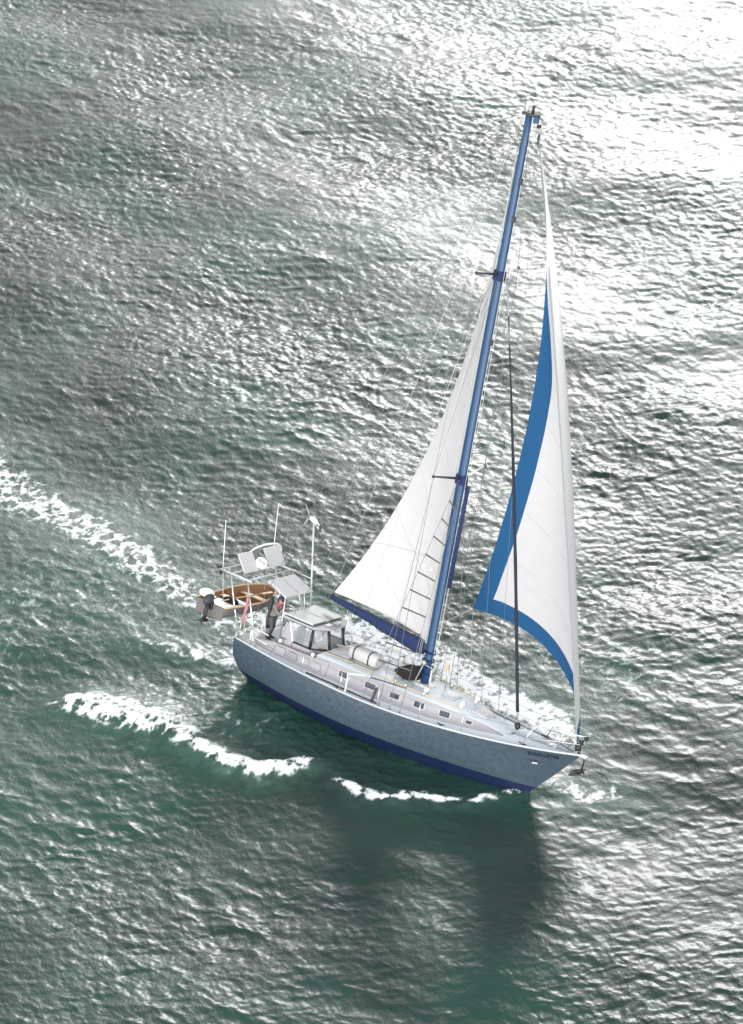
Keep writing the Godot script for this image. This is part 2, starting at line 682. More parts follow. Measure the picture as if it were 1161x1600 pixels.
	for r in nr:
		var r0 := maxi(r - 1, 0) * nc
		var r1 := mini(r + 1, nr - 1) * nc
		var row := r * nc
		for c in nc:
			var c0 := maxi(c - 1, 0)
			var c1 := mini(c + 1, nc - 1)
			var du := P[row + c1] - P[row + c0]
			var dv := P[r1 + c] - P[r0 + c]
			var n := du.cross(dv)
			if n.y < 0:
				n = -n
			N[row + c] = n.normalized()
	var Craw := C.duplicate()
	for i in nr * nc:
		if F[i] > 0.0:
			C[i] = Craw[i].lerp(white, F[i])
	# split the sheet: the water, and each patch of solid foam
	var idx := PackedInt32Array()
	var patch := []
	for k in lines.size():
		patch.append(PackedInt32Array())
	idx.resize(6 * (nr - 1) * (nc - 1))
	var w := 0
	for r in nr - 1:
		for c in nc - 1:
			var a := r * nc + c
			var b := a + 1
			var d := a + nc
			var e := d + 1
			if F[a] + F[b] + F[d] + F[e] > 2.0:
				var k := clampi(int((P[a].z - FZ0) / FS), 0, FNZ - 1) * FNX + clampi(int((P[a].x - FX0) / FS), 0, FNX - 1)
				var l: PackedInt32Array = patch[id_map[k]]
				l.append_array(PackedInt32Array([a, e, b, a, d, e]))
				patch[id_map[k]] = l
				continue
			idx[w] = a
			idx[w + 1] = e
			idx[w + 2] = b
			idx[w + 3] = a
			idx[w + 4] = d
			idx[w + 5] = e
			w += 6
	idx.resize(w)
	var arr := []
	arr.resize(Mesh.ARRAY_MAX)
	arr[Mesh.ARRAY_VERTEX] = P
	arr[Mesh.ARRAY_NORMAL] = N
	arr[Mesh.ARRAY_COLOR] = C
	arr[Mesh.ARRAY_INDEX] = idx
	var am := ArrayMesh.new()
	am.add_surface_from_arrays(Mesh.PRIMITIVE_TRIANGLES, arr)
	var wm := mat(1, 1, 1, 0.48)
	wm.vertex_color_use_as_albedo = true
	wm.metallic_specular = 0.54
	wm.clearcoat_enabled = true
	wm.clearcoat = 0.22
	wm.clearcoat_roughness = 0.24
	var nt := NoiseTexture2D.new()
	nt.width = 1024
	nt.height = 1024
	nt.seamless = true
	nt.as_normal_map = true
	nt.bump_strength = 6.0
	var rip := fnl(FastNoiseLite.TYPE_SIMPLEX_SMOOTH, 0.010, 35, 5)
	rip.fractal_type = FastNoiseLite.FRACTAL_RIDGED
	nt.noise = rip
	wm.normal_enabled = true
	wm.normal_texture = nt
	wm.normal_scale = 0.8
	wm.uv1_triplanar = true
	wm.uv1_world_triplanar = true
	wm.uv1_scale = Vector3(0.40, 0.40, 0.47)
	var sea := put("sea", am, wm, self)
	tag(sea, "green grey choppy sea with wind ripples and sun glare", "", "", "structure")
	var fm := mat(1, 1, 1, 0.85)
	fm.vertex_color_use_as_albedo = true
	fm.metallic_specular = 0.3
	var said := ["long lacy white wake foam trailing away behind the stern", "white breaking crest of the bow wave nearest the camera", "thin foam line in the dark water beside the blue hull", "thick white foam along the far side of the yacht", "short foam streak beside the stern quarter", "small foam patch just ahead of the bow"]
	for k in patch.size():
		var l: PackedInt32Array = patch[k]
		if l.is_empty():
			continue
		var map := {}
		var v := PackedVector3Array()
		var n := PackedVector3Array()
		var cc := PackedColorArray()
		var ni := PackedInt32Array()
		ni.resize(l.size())
		for i in l.size():
			var o := l[i]
			if not map.has(o):
				map[o] = v.size()
				v.append(P[o])
				n.append(N[o])
				cc.append(C[o])
			ni[i] = map[o]
		var fa := []
		fa.resize(Mesh.ARRAY_MAX)
		fa[Mesh.ARRAY_VERTEX] = v
		fa[Mesh.ARRAY_NORMAL] = n
		fa[Mesh.ARRAY_COLOR] = cc
		fa[Mesh.ARRAY_INDEX] = ni
		var fmesh := ArrayMesh.new()
		fmesh.add_surface_from_arrays(Mesh.PRIMITIVE_TRIANGLES, fa)
		tag(put("foam", fmesh, fm, self), said[k], "foam", "foam stirred up by the yacht", "stuff")

# ---------------------------------------------------------------- yacht
func sheer(x: float) -> float:
	return 1.38 + (0.0072 if x > -2 else 0.003) * (x + 2.0) * (x + 2.0)

const LB_MAX := [1.95, 1.97, 1.72, 1.32, 0.72, 0.04]
const LB_TS := [0.74, 0.70, 0.58, 0.36, 0.12, 0.5]
const LB_P := [1.75, 1.65, 1.5, 1.4, 1.3, 1.0]
const LB_XA := [-7.0, -6.97, -6.9, -6.6, -6.0, -5.0]

func hull_pt(l: int, s: float, side: float) -> Vector3:
	var ybow: float = [1.98, 0.92, 0.24, -0.35, -0.8, -1.0][l]
	var x0: float = LB_XA[l]
	var x1 := 5.48 + 0.843 * ybow
	var x := lerpf(x0, x1, s)
	var y := sheer(x)
	if l == 1:
		y = 0.76 + 0.27 * (sheer(x) - 1.38)
	elif l == 2:
		y = 0.2 + 0.07 * (sheer(x) - 1.38)
	elif l > 2:
		y = ybow
	if l == 0 and s > 0.999:
		y = 1.98
	var sm := 0.43
	var f: float
	if s > sm:
		f = pow(maxf(1.0 - pow((s - sm) / (1.0 - sm), LB_P[l]), 0.0), 0.85)
	else:
		f = 1.0 - (1.0 - LB_TS[l]) * pow((sm - s) / sm, 2.0)
	return Vector3(x, y, side * maxf(LB_MAX[l] * f, 0.025))

func at_x(x: float) -> float:   # half breadth of the sheer at x
	return hull_pt(0, clampf((x + 7.0) / 14.15, 0, 1), 1).z

func hull_loft(l0: int, l1: int) -> MB:
	var m := MB.new()
	var ns := 56
	for side in [-1.0, 1.0]:
		for l in range(l0, l1):
			m.smooth(true)
			var ups := 3
			for i in ns:
				var s0 := float(i) / ns
				var s1 := float(i + 1) / ns
				m.quad(hull_pt(l, s0, side), hull_pt(l, s1, side), hull_pt(l + 1, s1, side), hull_pt(l + 1, s0, side))
	m.smooth(false)
	for l in range(l0, l1):
		m.quad(hull_pt(l, 0, -1), hull_pt(l, 0, 1), hull_pt(l + 1, 0, 1), hull_pt(l + 1, 0, -1))
		m.quad(hull_pt(l, 1, -1), hull_pt(l, 1, 1), hull_pt(l + 1, 1, 1), hull_pt(l + 1, 1, -1))
	return m

func rail_pt(x: float, side: float, inset := 0.0, up := 0.0) -> Vector3:
	return Vector3(x, sheer(x) + up, side * maxf(at_x(x) - inset, 0.0))

func tubes(called: String, pts: Array, r: float, m: Material, parent: Node3D, sides := 8) -> MeshInstance3D:
	var b := MB.new()
	b.tube(pts, r, sides)
	return put(called, b, m, parent)

func boxes(called: String, c: Vector3, s: Vector3, m: Material, parent: Node3D, b := Basis()) -> MeshInstance3D:
	var q := MB.new()
	q.box(c, s, b)
	return put(called, q, m, parent)

func coach_ring(x: float, wb: float, wt: float, yt: float) -> Array:
	var yb := sheer(x) - 0.01
	return [Vector3(x, yb, -wb), Vector3(x, yt - 0.04, -wt - 0.02), Vector3(x, yt, -wt + 0.05), Vector3(x, yt + 0.05, 0), Vector3(x, yt, wt - 0.05), Vector3(x, yt - 0.04, wt + 0.02), Vector3(x, yb, wb)]

func make_yacht():
	yacht = base("sailing_yacht", boat)
	tag(yacht, "blue grey sailing yacht heeling over under white sails edged in blue", "sailing yacht")
	var Y := yacht
	put("hull", hull_loft(0, 2), M.hull, Y)
	put("bottom_paint", hull_loft(2, 5), M.bottom, Y)
	# toe rails and deck
	for side in [-1.0, 1.0]:
		var rp := []
		for i in 57:
			rp.append(hull_pt(0, i / 56.0, side) + Vector3(0, 0.02, 0))
		tubes("toe_rail", rp, 0.04, M.alu, Y)
	var dk := MB.new()
	dk.smooth(true)
	for i in 56:
		for side in [-1.0, 1.0]:
			var a := hull_pt(0, i / 56.0, side) - Vector3(0, 0.03, side * 0.02)
			var b := hull_pt(0, (i + 1) / 56.0, side) - Vector3(0, 0.03, side * 0.02)
			var wa: float = 0.66 if a.x > -5.55 and a.x < -3.6 else 0.0
			var wb: float = 0.66 if b.x > -5.55 and b.x < -3.6 else 0.0
			var ca := 0.07 * clampf(absf(a.z), 0, 1)
			var cb := 0.07 * clampf(absf(b.z), 0, 1)
			dk.quad(a, b, Vector3(b.x, b.y + cb, side * wb), Vector3(a.x, a.y + ca, side * wa))
	put("deck", dk, M.deck, Y)
	make_cabin()
	make_rig()
	make_sails()
	make_deck_gear()
	make_stern_gear()
	make_hull_marks()

func make_cabin():
	var Y := yacht
	var st := [[-3.5, 1.33, 1.13, 2.0], [-2.2, 1.30, 1.13, 2.03], [0.0, 1.24, 1.08, 2.04], [1.5, 1.10, 0.93, 2.02], [2.6, 0.88, 0.72, 1.97], [3.3, 0.70, 0.53, 1.90]]
	var tops := MB.new()
	var sides := MB.new()
	var lo := []
	for s in st:
		lo.append(coach_ring(s[0], s[1], s[2], s[3]))
	lo.append(coach_ring(4.3, 0.44, 0.30, 1.70))
	tops.smooth(true)
	sides.smooth(false)
	for i in lo.size() - 1:
		for j in 6:
			var t := tops if j > 0 and j < 5 else sides
			t.quad(lo[i][j], lo[i][j + 1], lo[i + 1][j + 1], lo[i + 1][j])
	sides.quad(lo[6][0], lo[6][1], lo[6][5], lo[6][6])
	sides.quad(lo[0][0], lo[0][1], lo[0][5], lo[0][6])
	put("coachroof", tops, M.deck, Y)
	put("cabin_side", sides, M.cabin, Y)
	# handrails on the roof edge
	for side in [-1.0, 1.0]:
		tubes("handrail", [Vector3(-2.0, 2.12, side * 1.02), Vector3(0.0, 2.13, side * 0.98), Vector3(1.4, 2.11, side * 0.84), Vector3(2.5, 2.05, side * 0.64)], 0.018, M.palewood, Y)
	# portlights: frame and dark pane
	for side in [-1.0, 1.0]:
		for p in [[-2.15, 0.44], [-1.0, 0.44], [0.05, 0.40], [1.05, 0.42], [2.05, 0.40], [2.95, 0.24]]:
			var x: float = p[0]
			var k := 0
			while k < 4 and st[k + 1][0] < x:
				k += 1
			var t: float = clampf((x - st[k][0]) / (st[k + 1][0] - st[k][0]), 0, 1)
			var wb := lerpf(st[k][1], st[k + 1][1], t)
			var wt := lerpf(st[k][2], st[k + 1][2], t) + 0.02
			var yt := lerpf(st[k][3], st[k + 1][3], t) - 0.04
			var lo_p := Vector3(x, sheer(x), side * wb)
			var hi_p := Vector3(x, yt, side * wt)
			var yax := (hi_p - lo_p).normalized()
			var dz: float = (st[k + 1][1] - st[k][1]) / (st[k + 1][0] - st[k][0])
			var xax := Vector3(1, 0.02, side * dz).normalized()
			var zax := xax.cross(yax).normalized()
			yax = zax.cross(xax)
			var c := lo_p.lerp(hi_p, 0.56)
			var b := Basis(xax, yax, zax)
			var fr := boxes("portlight", c, Vector3(p[1] + 0.08, 0.27 if p[1] > 0.3 else 0.18, 0.05), M.frame, Y, b)
			boxes("pane", c + zax * side * 0.022, Vector3(p[1] - 0.02, 0.19 if p[1] > 0.3 else 0.1, 0.03), M.darkglass, fr, b)
	# deck house with a hard roof
	var bp := []
	var rp := []
	for q in [[-4.75, 0.98], [-3.98, 0.98], [-3.5, 0.42], [-3.5, -0.42], [-3.98, -0.98], [-4.75, -0.98]]:
		bp.append(Vector3(q[0], 2.0, q[1]))
	for q in [[-5.1, 0.90], [-4.02, 0.90], [-3.72, 0.40], [-3.72, -0.40], [-4.02, -0.90], [-5.1, -0.90]]:
		rp.append(Vector3(q[0], 2.72, q[1]))
	var dh := base("deckhouse", Transform3D(), Y)
	for i in 6:
		tubes("pillar", [bp[i], rp[i]], 0.055 if i in [1, 2, 3, 4] else 0.04, M.black if i in [1, 2, 3, 4] else M.cream, dh, 6)
	for i in 5:
		var g := MB.new()
		g.quad(bp[i], bp[i + 1], rp[i + 1], rp[i])
		put("windscreen_pane", g, M.glass, dh)
		tubes("window_sill", [bp[i], bp[i + 1]], 0.035, M.black, dh, 6)
		tubes("window_head", [rp[i] - Vector3(0, 0.02, 0), rp[i + 1] - Vector3(0, 0.02, 0)], 0.03, M.black, dh, 6)
	var roof := MB.new()
	var ro := []
	var rt := []
	for q in [[-5.35, 0.98], [-3.95, 0.98], [-3.6, 0.45], [-3.6, -0.45], [-3.95, -0.98], [-5.35, -0.98]]:
		ro.append(Vector3(q[0], 2.73, q[1]))
		rt.append(Vector3(q[0], 2.80, q[1] * 0.97))
	roof.smooth(false)
	roof.loft([ro, rt])
	put("hard_roof", roof, M.cabin, dh)
	for z in [0.50, -0.42]:
		var p := boxes("roof_panel", Vector3(-4.72, 2.87, z), Vector3(1.30, 0.05, 0.80), M.roofpanel, dh)
		for s in [-1.0, 1.0]:
			boxes("panel_edge", Vector3(-4.72, 2.875, z + s * 0.415), Vector3(1.34, 0.06, 0.03), M.alu, p)
	for z in [0.25, -0.25]:
		boxes("roof_vent", Vector3(-3.85, 2.83, z), Vector3(0.18, 0.05, 0.26), M.alu, dh)
	# base of the house: low coaming the panes stand on
	var cb := MB.new()
	cb.smooth(false)
	var low := []
	for q in bp:
		low.append(Vector3(q.x, 1.40, q.z * 1.04))
	var top := []
	for q in bp:
		top.append(q - Vector3(0, 0.03, 0))
	cb.loft([low, top], false, false)
	put("house_coaming", cb, M.cabin, dh)
	# side wing behind the house
	for side in [-1.0, 1.0]:
		var wgm := MB.new()
		wgm.prism([Vector3(-4.78, 2.0, side * 0.99), Vector3(-5.05, 2.60, side * 0.93), Vector3(-5.2, 2.60, side * 0.93), Vector3(-5.35, 1.85, side * 1.02), Vector3(-4.78, 1.75, side * 1.02)], Vector3(0, 0, side * -0.03))
		put("spray_wing", wgm, M.cabin, dh)
	# cockpit well, seats, instruments
	var well := MB.new()
	well.box(Vector3(-4.58, 0.75, 0), Vector3(1.9, 0.06, 1.3))
	for side in [-1.0, 1.0]:
		well.box(Vector3(-4.58, 1.1, side * 0.67), Vector3(1.9, 0.7, 0.05))
	well.box(Vector3(-5.54, 1.1, 0), Vector3(0.05, 0.7, 1.3))
	well.box(Vector3(-3.62, 1.2, 0), Vector3(0.05, 0.9, 1.3))
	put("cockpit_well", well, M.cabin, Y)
	for side in [-1.0, 1.0]:
		boxes("seat_cushion", Vector3(-4.4, 1.50, side * 0.78), Vector3(1.1, 0.10, 0.36), M.red, Y)
	boxes("chart_cover", Vector3(-3.78, 1.86, 0.30), Vector3(0.30, 0.12, 0.7), M.red, Y)
	boxes("instrument_panel", Vector3(-3.7, 2.0, -0.35), Vector3(0.12, 0.25, 0.6), M.dark, Y)
	var sb := base("helm_seat", Transform3D(), Y)
	boxes("seat", Vector3(-4.75, 1.75, 0.25), Vector3(0.42, 0.10, 0.46), M.dark, sb)
	boxes("backrest", Vector3(-4.97, 2.10, 0.25), Vector3(0.08, 0.6, 0.46), M.dark, sb)
	tubes("pedestal", [Vector3(-4.75, 0.78, 0.25), Vector3(-4.75, 1.72, 0.25)], 0.06, M.alu, sb)
	boxes("white_cushion", Vector3(-4.55, 2.15, -0.2), Vector3(0.12, 0.5, 0.3), M.white, Y, Basis(Vector3(0, 0, 1), 0.4))
	# long coamings beside the cockpit, with lockers
	for side in [-1.0, 1.0]:
		var c := MB.new()
		c.smooth(false)
		c.loft([
			[Vector3(-6.2, 1.40, side * 1.18), Vector3(-6.2, 1.62, side * 1.12), Vector3(-6.2, 1.62, side * 0.98), Vector3(-6.2, 1.40, side * 0.98)],
			[Vector3(-5.4, 1.38, side * 1.30), Vector3(-5.4, 1.80, side * 1.20), Vector3(-5.4, 1.80, side * 1.00), Vector3(-5.4, 1.38, side * 1.00)],
			[Vector3(-3.5, 1.36, side * 1.37), Vector3(-3.5, 1.86, side * 1.22), Vector3(-3.5, 1.86, side * 1.00), Vector3(-3.5, 1.36, side * 1.00)],
			[Vector3(-2.9, 1.36, side * 1.36), Vector3(-2.9, 1.92, side * 1.20), Vector3(-2.9, 1.92, side * 1.00), Vector3(-2.9, 1.36, side * 1.00)]])
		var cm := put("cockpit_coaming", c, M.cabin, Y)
		for x in [-5.0, -4.45, -3.9, -3.35]:
			boxes("locker_door", Vector3(x, 1.62, side * (1.30 + 0.012 * (x + 5.0))), Vector3(0.42, 0.26, 0.04), M.wire if x == -4.45 else M.cabin, cm, Basis(Vector3(1, 0, 0), -side * 0.30))
		for x in [-5.2, -3.7]:
			var wi := MB.new()
			wi.tube([Vector3(x, 1.84, side * 1.11), Vector3(x, 1.90, side * 1.11), Vector3(x, 1.98, side * 1.11), Vector3(x, 2.0, side * 1.11)], 0.10, 12, 0.07)
			var wn := put("winch", wi, M.steel, Y)
			boxes("winch_handle", Vector3(x + 0.1, 2.02, side * 1.11), Vector3(0.26, 0.025, 0.03), M.dark, wn)
	# hatches
	for h in [[3.05, 1.995, 0.0, 0.56, -0.09], [1.55, 2.08, -0.1, 0.5, -0.02], [-1.9, 2.10, -0.55, 0.46, 0.0]]:
		var b := Basis(Vector3(0, 0, 1), h[4])
		var hf := boxes("hatch", Vector3(h[0], h[1], h[2]), Vector3(h[3] + 0.08, 0.06, h[3] + 0.08), M.alu, Y, b)
		boxes("hatch_lid", Vector3(h[0], h[1] + 0.035, h[2]), Vector3(h[3] - 0.05, 0.04, h[3] - 0.05), M.panel, hf, b)

func make_rig():
	var Y := yacht
	# mast: oval section with a track
	var rings := []
	for i in 21:
		var t := i / 20.0
		var c := Vector3(lerpf(0.40, 0.06, t), lerpf(2.03, 22.4, t), 0)
		var k := 1.0 if t < 0.7 else lerpf(1.0, 0.80, (t - 0.7) / 0.3)
		var r := []
		for j in 20:
			var a := TAU * j / 20
			r.append(c + Vector3(cos(a) * 0.165 * k, 0, sin(a) * 0.12 * k))
		rings.append(r)
	var mm := MB.new()
	mm.smooth(true)
	mm.loft(rings)
	var mast := put("mast", mm, M.mast, Y)
	boxes("sail_track", Vector3(0.02, 12.3, 0), Vector3(0.03, 18.0, 0.05), M.alu, mast, Basis(Vector3(0, 0, 1), 0.0167))
	boxes("mast_collar", Vector3(0.42, 2.10, 0), Vector3(0.66, 0.10, 0.52), M.cream, mast)
	boxes("masthead", Vector3(0.12, 22.46, 0), Vector3(0.62, 0.10, 0.22), M.dark, mast)
	boxes("masthead_crane", Vector3(0.36, 22.34, 0), Vector3(0.20, 0.26, 0.10), M.mast, mast)
	tubes("masthead_light", [Vector3(0.18, 22.5, 0), Vector3(0.18, 22.62, 0), Vector3(0.18, 22.78, 0)], 0.05, M.black, mast)
	tubes("wind_vane", [Vector3(-0.08, 22.5, 0), Vector3(-0.10, 22.82, 0)], 0.02, M.white, mast)
	for y in [18.9, 20.2, 14.6]:
		boxes("mast_fitting", Vector3(0.42 - 0.0167 * (y - 2.03) + 0.16, y, 0.05), Vector3(0.10, 0.22, 0.12), M.dark, mast)
	# spreaders
	for q in [[9.70, 1.55, 0.20, 0.16], [16.95, 1.25, 0.10, 0.12]]:
		var x0: float = 0.40 - 0.0167 * (q[0] - 2.03)
		for side in [-1.0, 1.0]:
			var sp := MB.new()
			sp.tube([Vector3(x0, q[0], side * 0.12), Vector3(x0 - q[3], q[0] + q[2], side * q[1])], 0.05, 8, 0.03)
			var so := put("spreader", sp, M.dark if side > 0 else M.white, mast)
			var tip := MB.new()
			tip.ell(Vector3(x0 - q[3], q[0] + q[2], side * q[1]), Vector3(0.06, 0.06, 0.06))
			put("spreader_tip", tip, M.dark, mast)
		boxes("spreader_bracket", Vector3(x0, q[0] - 0.05, 0), Vector3(0.38, 0.34, 0.28), M.navy, mast)
	# shrouds, stays
	var low := Vector3(0.28, 9.6, 0.0)
	for side in [-1.0, 1.0]:
		var t1 := Vector3(0.112, 9.90, side * 1.55)
		var t2 := Vector3(0.03, 17.05, side * 1.25)
		var cp := rail_pt(0.35, side, 0.1)
		tubes("cap_shroud", [cp, t1, t2, Vector3(0.07, 22.3, side * 0.08)], 0.010, M.wire, Y, 5)
		tubes("lower_shroud", [rail_pt(-0.85, side, 0.1), low + Vector3(0, 0.3, side * 0.1)], 0.010, M.wire, Y, 5)
		tubes("lower_shroud", [rail_pt(0.75, side, 0.12), low + Vector3(0.1, -0.1, side * 0.12)], 0.010, M.wire, Y, 5)
		tubes("intermediate_shroud", [rail_pt(-0.1, side, 0.1), t1, Vector3(0.16, 16.8, side * 0.1)], 0.009, M.wire, Y, 5)
		for x in [-0.85, -0.1, 0.35, 0.75]:
			var dir: Vector3 = (low - rail_pt(x, side, 0.1)).normalized()
			if x == -0.1 or x == 0.35:
				dir = (t1 - rail_pt(x, side, 0.1)).normalized()
			tubes("turnbuckle", [rail_pt(x, side, 0.1), rail_pt(x, side, 0.1) + dir * 0.42], 0.02, M.wire, Y, 6)
		# ratlines between the two lower shrouds
		if side > 0:
			var a0 := rail_pt(-0.85, side, 0.1)
			var b0 := rail_pt(0.75, side, 0.12)
			var a1 := low + Vector3(0, 0.3, side * 0.1)
			var b1 := low + Vector3(0.1, -0.1, side * 0.12)
			for i in 11:
				var t := 0.10 + i * 0.078
				tubes("ratline", [a0.lerp(a1, t), b0.lerp(b1, t + 0.012)], 0.028, M.ratline, Y, 6)
		tubes("backstay", [Vector3(-0.15, 22.3, side * 0.04), Vector3(-6.85, 1.55, side * 1.05)], 0.010, M.wire, Y, 5)
		tubes("running_backstay", [Vector3(0.05, 16.8, side * 0.1), rail_pt(-5.2, side, 0.08)], 0.009, M.wire, Y, 5)
	tubes("lazy_line", [Vector3(-0.1, 17.0, 0.12), Vector3(-2.9, 3.85, -0.35)], 0.007, M.rope, Y, 5)
	tubes("lazy_line", [Vector3(-0.1, 17.0, 0.12), Vector3(-1.2, 3.85, 0.05)], 0.007, M.rope, Y, 5)
	tubes("topping_lift", [Vector3(-0.2, 22.3, 0.0), Vector3(-4.7, 3.6, -0.85)], 0.007, M.rope, Y, 5)
	# halyards down the mast
	for q in [[0.62, 0.08, 22.2], [0.64, -0.05, 17.4], [0.16, 0.20, 14.0], [0.10, 0.22, 10.0]]:
		tubes("halyard", [Vector3(q[0], 2.3, q[1]), Vector3(q[0] - 0.0167 * (q[2] - 2), q[2], q[1] * 0.8)], 0.009, M.rope, Y, 5)
	tubes("inner_halyard", [Vector3(2.1, 1.9, -1.2), Vector3(0.35, 17.2, -0.16)], 0.008, M.wire, Y, 5)
	tubes("inner_halyard", [Vector3(2.9, 1.75, -1.15), Vector3(0.38, 22.0, -0.1)], 0.007, M.wire, Y, 5)
	# boom with its dark blue cover
	var br := []
	var g := Vector3(0.10, 3.33, 0.0)
	var e := Vector3(-4.74, 3.42, -0.90)
	for i in 13:
		var t := i / 12.0
		var c := g.lerp(e, t)
		var h := lerpf(0.31, 0.095, t) * (1.0 if i > 0 else 0.7)
		var wd := lerpf(0.17, 0.085, t)
		var r := []
		for j in 14:
			var a := TAU * j / 14
			r.append(c + Vector3(0, sin(a) * h + 0.006 * sin(i * 2.1), 0) + Vector3(0.18, 0, -0.98) * cos(a) * wd)
		br.append(r)
	var bm := MB.new()
	bm.smooth(true)
	bm.loft(br)
	var boom := put("boom", bm, M.navy, Y)
	tubes("boom_end", [e, e + Vector3(-0.22, 0.01, -0.04)], 0.085, M.dark, boom)
	tubes("outhaul_block", [e + Vector3(0.05, 0.08, 0), e + Vector3(0.02, 0.30, 0)], 0.035, M.dark, boom)
	for t in [0.25, 0.48, 0.72]:
		var c := g.lerp(e, t)
		var bs := MB.new()
		bs.torus(c, (e - g).normalized(), lerpf(0.25, 0.14, t), 0.014)
		put("cover_strap", bs, M.dark, boom)
	boxes("gooseneck", Vector3(0.2, 3.42, 0), Vector3(0.16, 0.24, 0.12), M.dark, boom)
	tubes("boom_vang", [Vector3(0.24, 2.25, 0.0), Vector3(-1.15, 3.30, -0.22)], 0.04, M.alu, Y)
	tubes("mainsheet", [Vector3(-3.9, 3.30, -0.75), Vector3(-3.3, 2.1, -0.7)], 0.015, M.rope, Y, 5)
	tubes("mainsheet", [Vector3(-3.75, 3.30, -0.72), Vector3(-3.3, 2.1, -0.6)], 0.015, M.rope, Y, 5)
	# mast cover roll at the foot of the sail, pole stowed on the front of the mast
	tubes("spinnaker_pole", [Vector3(0.60, 9.5, 0.03), Vector3(0.64, 5.8, 0.03)], 0.075, M.navy, Y, 10)
	tubes("pole_lift", [Vector3(0.50, 9.95, 0.0), Vector3(0.60, 9.5, 0.03)], 0.012, M.rope, Y, 5)
	tubes("pole_downhaul", [Vector3(0.64, 5.8, 0.03), Vector3(0.74, 2.3, 0.1)], 0.012, M.rope, Y, 5)
	for y in [3.3, 3.0, 2.75, 2.5]:
		var bw := MB.new()
		bw.torus(Vector3(0.4, y, 0), Vector3(0.02, 1, 0), 0.22, 0.03)
		put("rope_coil", bw, M.navy, Y)
	for side in [-1.0, 1.0]:
		var wm := MB.new()
		wm.tube([Vector3(0.38, 2.95, side * 0.14), Vector3(0.38, 2.95, side * 0.30)], 0.09, 12, 0.07)
		put("mast_winch", wm, M.steel, Y)
		tubes("mast_guard", [Vector3(0.95, 2.03, side * 0.55), Vector3(0.93, 2.95, side * 0.50), Vector3(0.55, 3.0, side * 0.50), Vector3(0.30, 2.03, side * 0.62)], 0.022, M.steel, Y)
	boxes("line_block", Vector3(0.95, 2.85, -0.42), Vector3(0.14, 0.22, 0.12), M.palewood, Y)

func jib(u: float, v: float) -> Vector3:
	var T := Vector3(6.95, 2.1, 0)
	var H := Vector3(0.62, 21.7, 0)
	var C := Vector3(0.016, 4.338, -2.818)
	var B := Vector3(3.617, 15.311, 0.19)
	var L := T + (H - T) * u + Vector3(-0.149, 0, -0.39) * 4.0 * u * (1.0 - u)
	var E := C * (1 - u) * (1 - u) + B * 2.0 * u * (1 - u) + H * u * u
	var c := E - L
	var n := Vector3(c.z, 0.554 * absf(c.x), c.x)
	var a := 0.527
	var pm := pow(a / (1 + a), a) / (1 + a)
	var d := Vector2(u * 20.0, (1.0 - v) * 7.0)
	var e := Vector2(u * 20.0, v * 7.0)
	L += Vector3(0.3, 0, 1).normalized() * (0.030 * sin(d.angle() * 15.0) * exp(-d.length() / 3.2) * minf(d.length(), 1.0) + 0.02 * sin(e.angle() * 17.0) * exp(-e.length() / 2.2) * minf(e.length(), 1.0) + 0.008 * sin(v * 9.0 + u * 60.0))
	return L + c * v + n * (0.242 + 0.542 * u) * (pow(v, a) * (1.0 - v) / pm)

func mainsail(u: float, v: float) -> Vector3:
	var T := Vector3(0.12, 3.62, 0)
	var H := Vector3(-0.12, 21.6, 0)
	var C := Vector3(-4.67, 3.626, -0.884)
	var B := Vector3(-1.087, 10.21, -2.016)
	var L := T + (H - T) * u
	var E := C * (1 - u) * (1 - u) + B * 2.0 * u * (1 - u) + H * u * u
	var c := E - L
	var n := Vector3(c.z, 0, c.x)
	var a := 0.8
	var pm := pow(a / (1 + a), a) / (1 + a)
	var d := Vector2(u * 18.0, (1.0 - v) * 4.7)
	var e := Vector2(u * 18.0, v * 4.7)
	L += Vector3(0.2, 0, 1).normalized() * (0.028 * sin(d.angle() * 13.0 + 0.6) * exp(-d.length() / 2.6) * minf(d.length(), 1.0) + 0.026 * sin(e.angle() * 15.0) * exp(-e.length() / 2.4) * minf(e.length(), 1.0) + 0.007 * sin(v * 7.0 - u * 70.0))
	return L + c * v + n * 0.074 * (pow(v, a) * (1.0 - v) / pm)

func sheet(f: Callable, nu: int, nv: int) -> MB:
	var m := MB.new()
	m.smooth(true)
	var g := []
	for i in nu + 1:
		var r := []
		for j in nv + 1:
			r.append(f.call(float(i) / nu, float(j) / nv))
		g.append(r)
	for i in nu:
		for j in nv:
			m.quad(g[i][j], g[i + 1][j], g[i + 1][j + 1], g[i][j + 1])
	return m

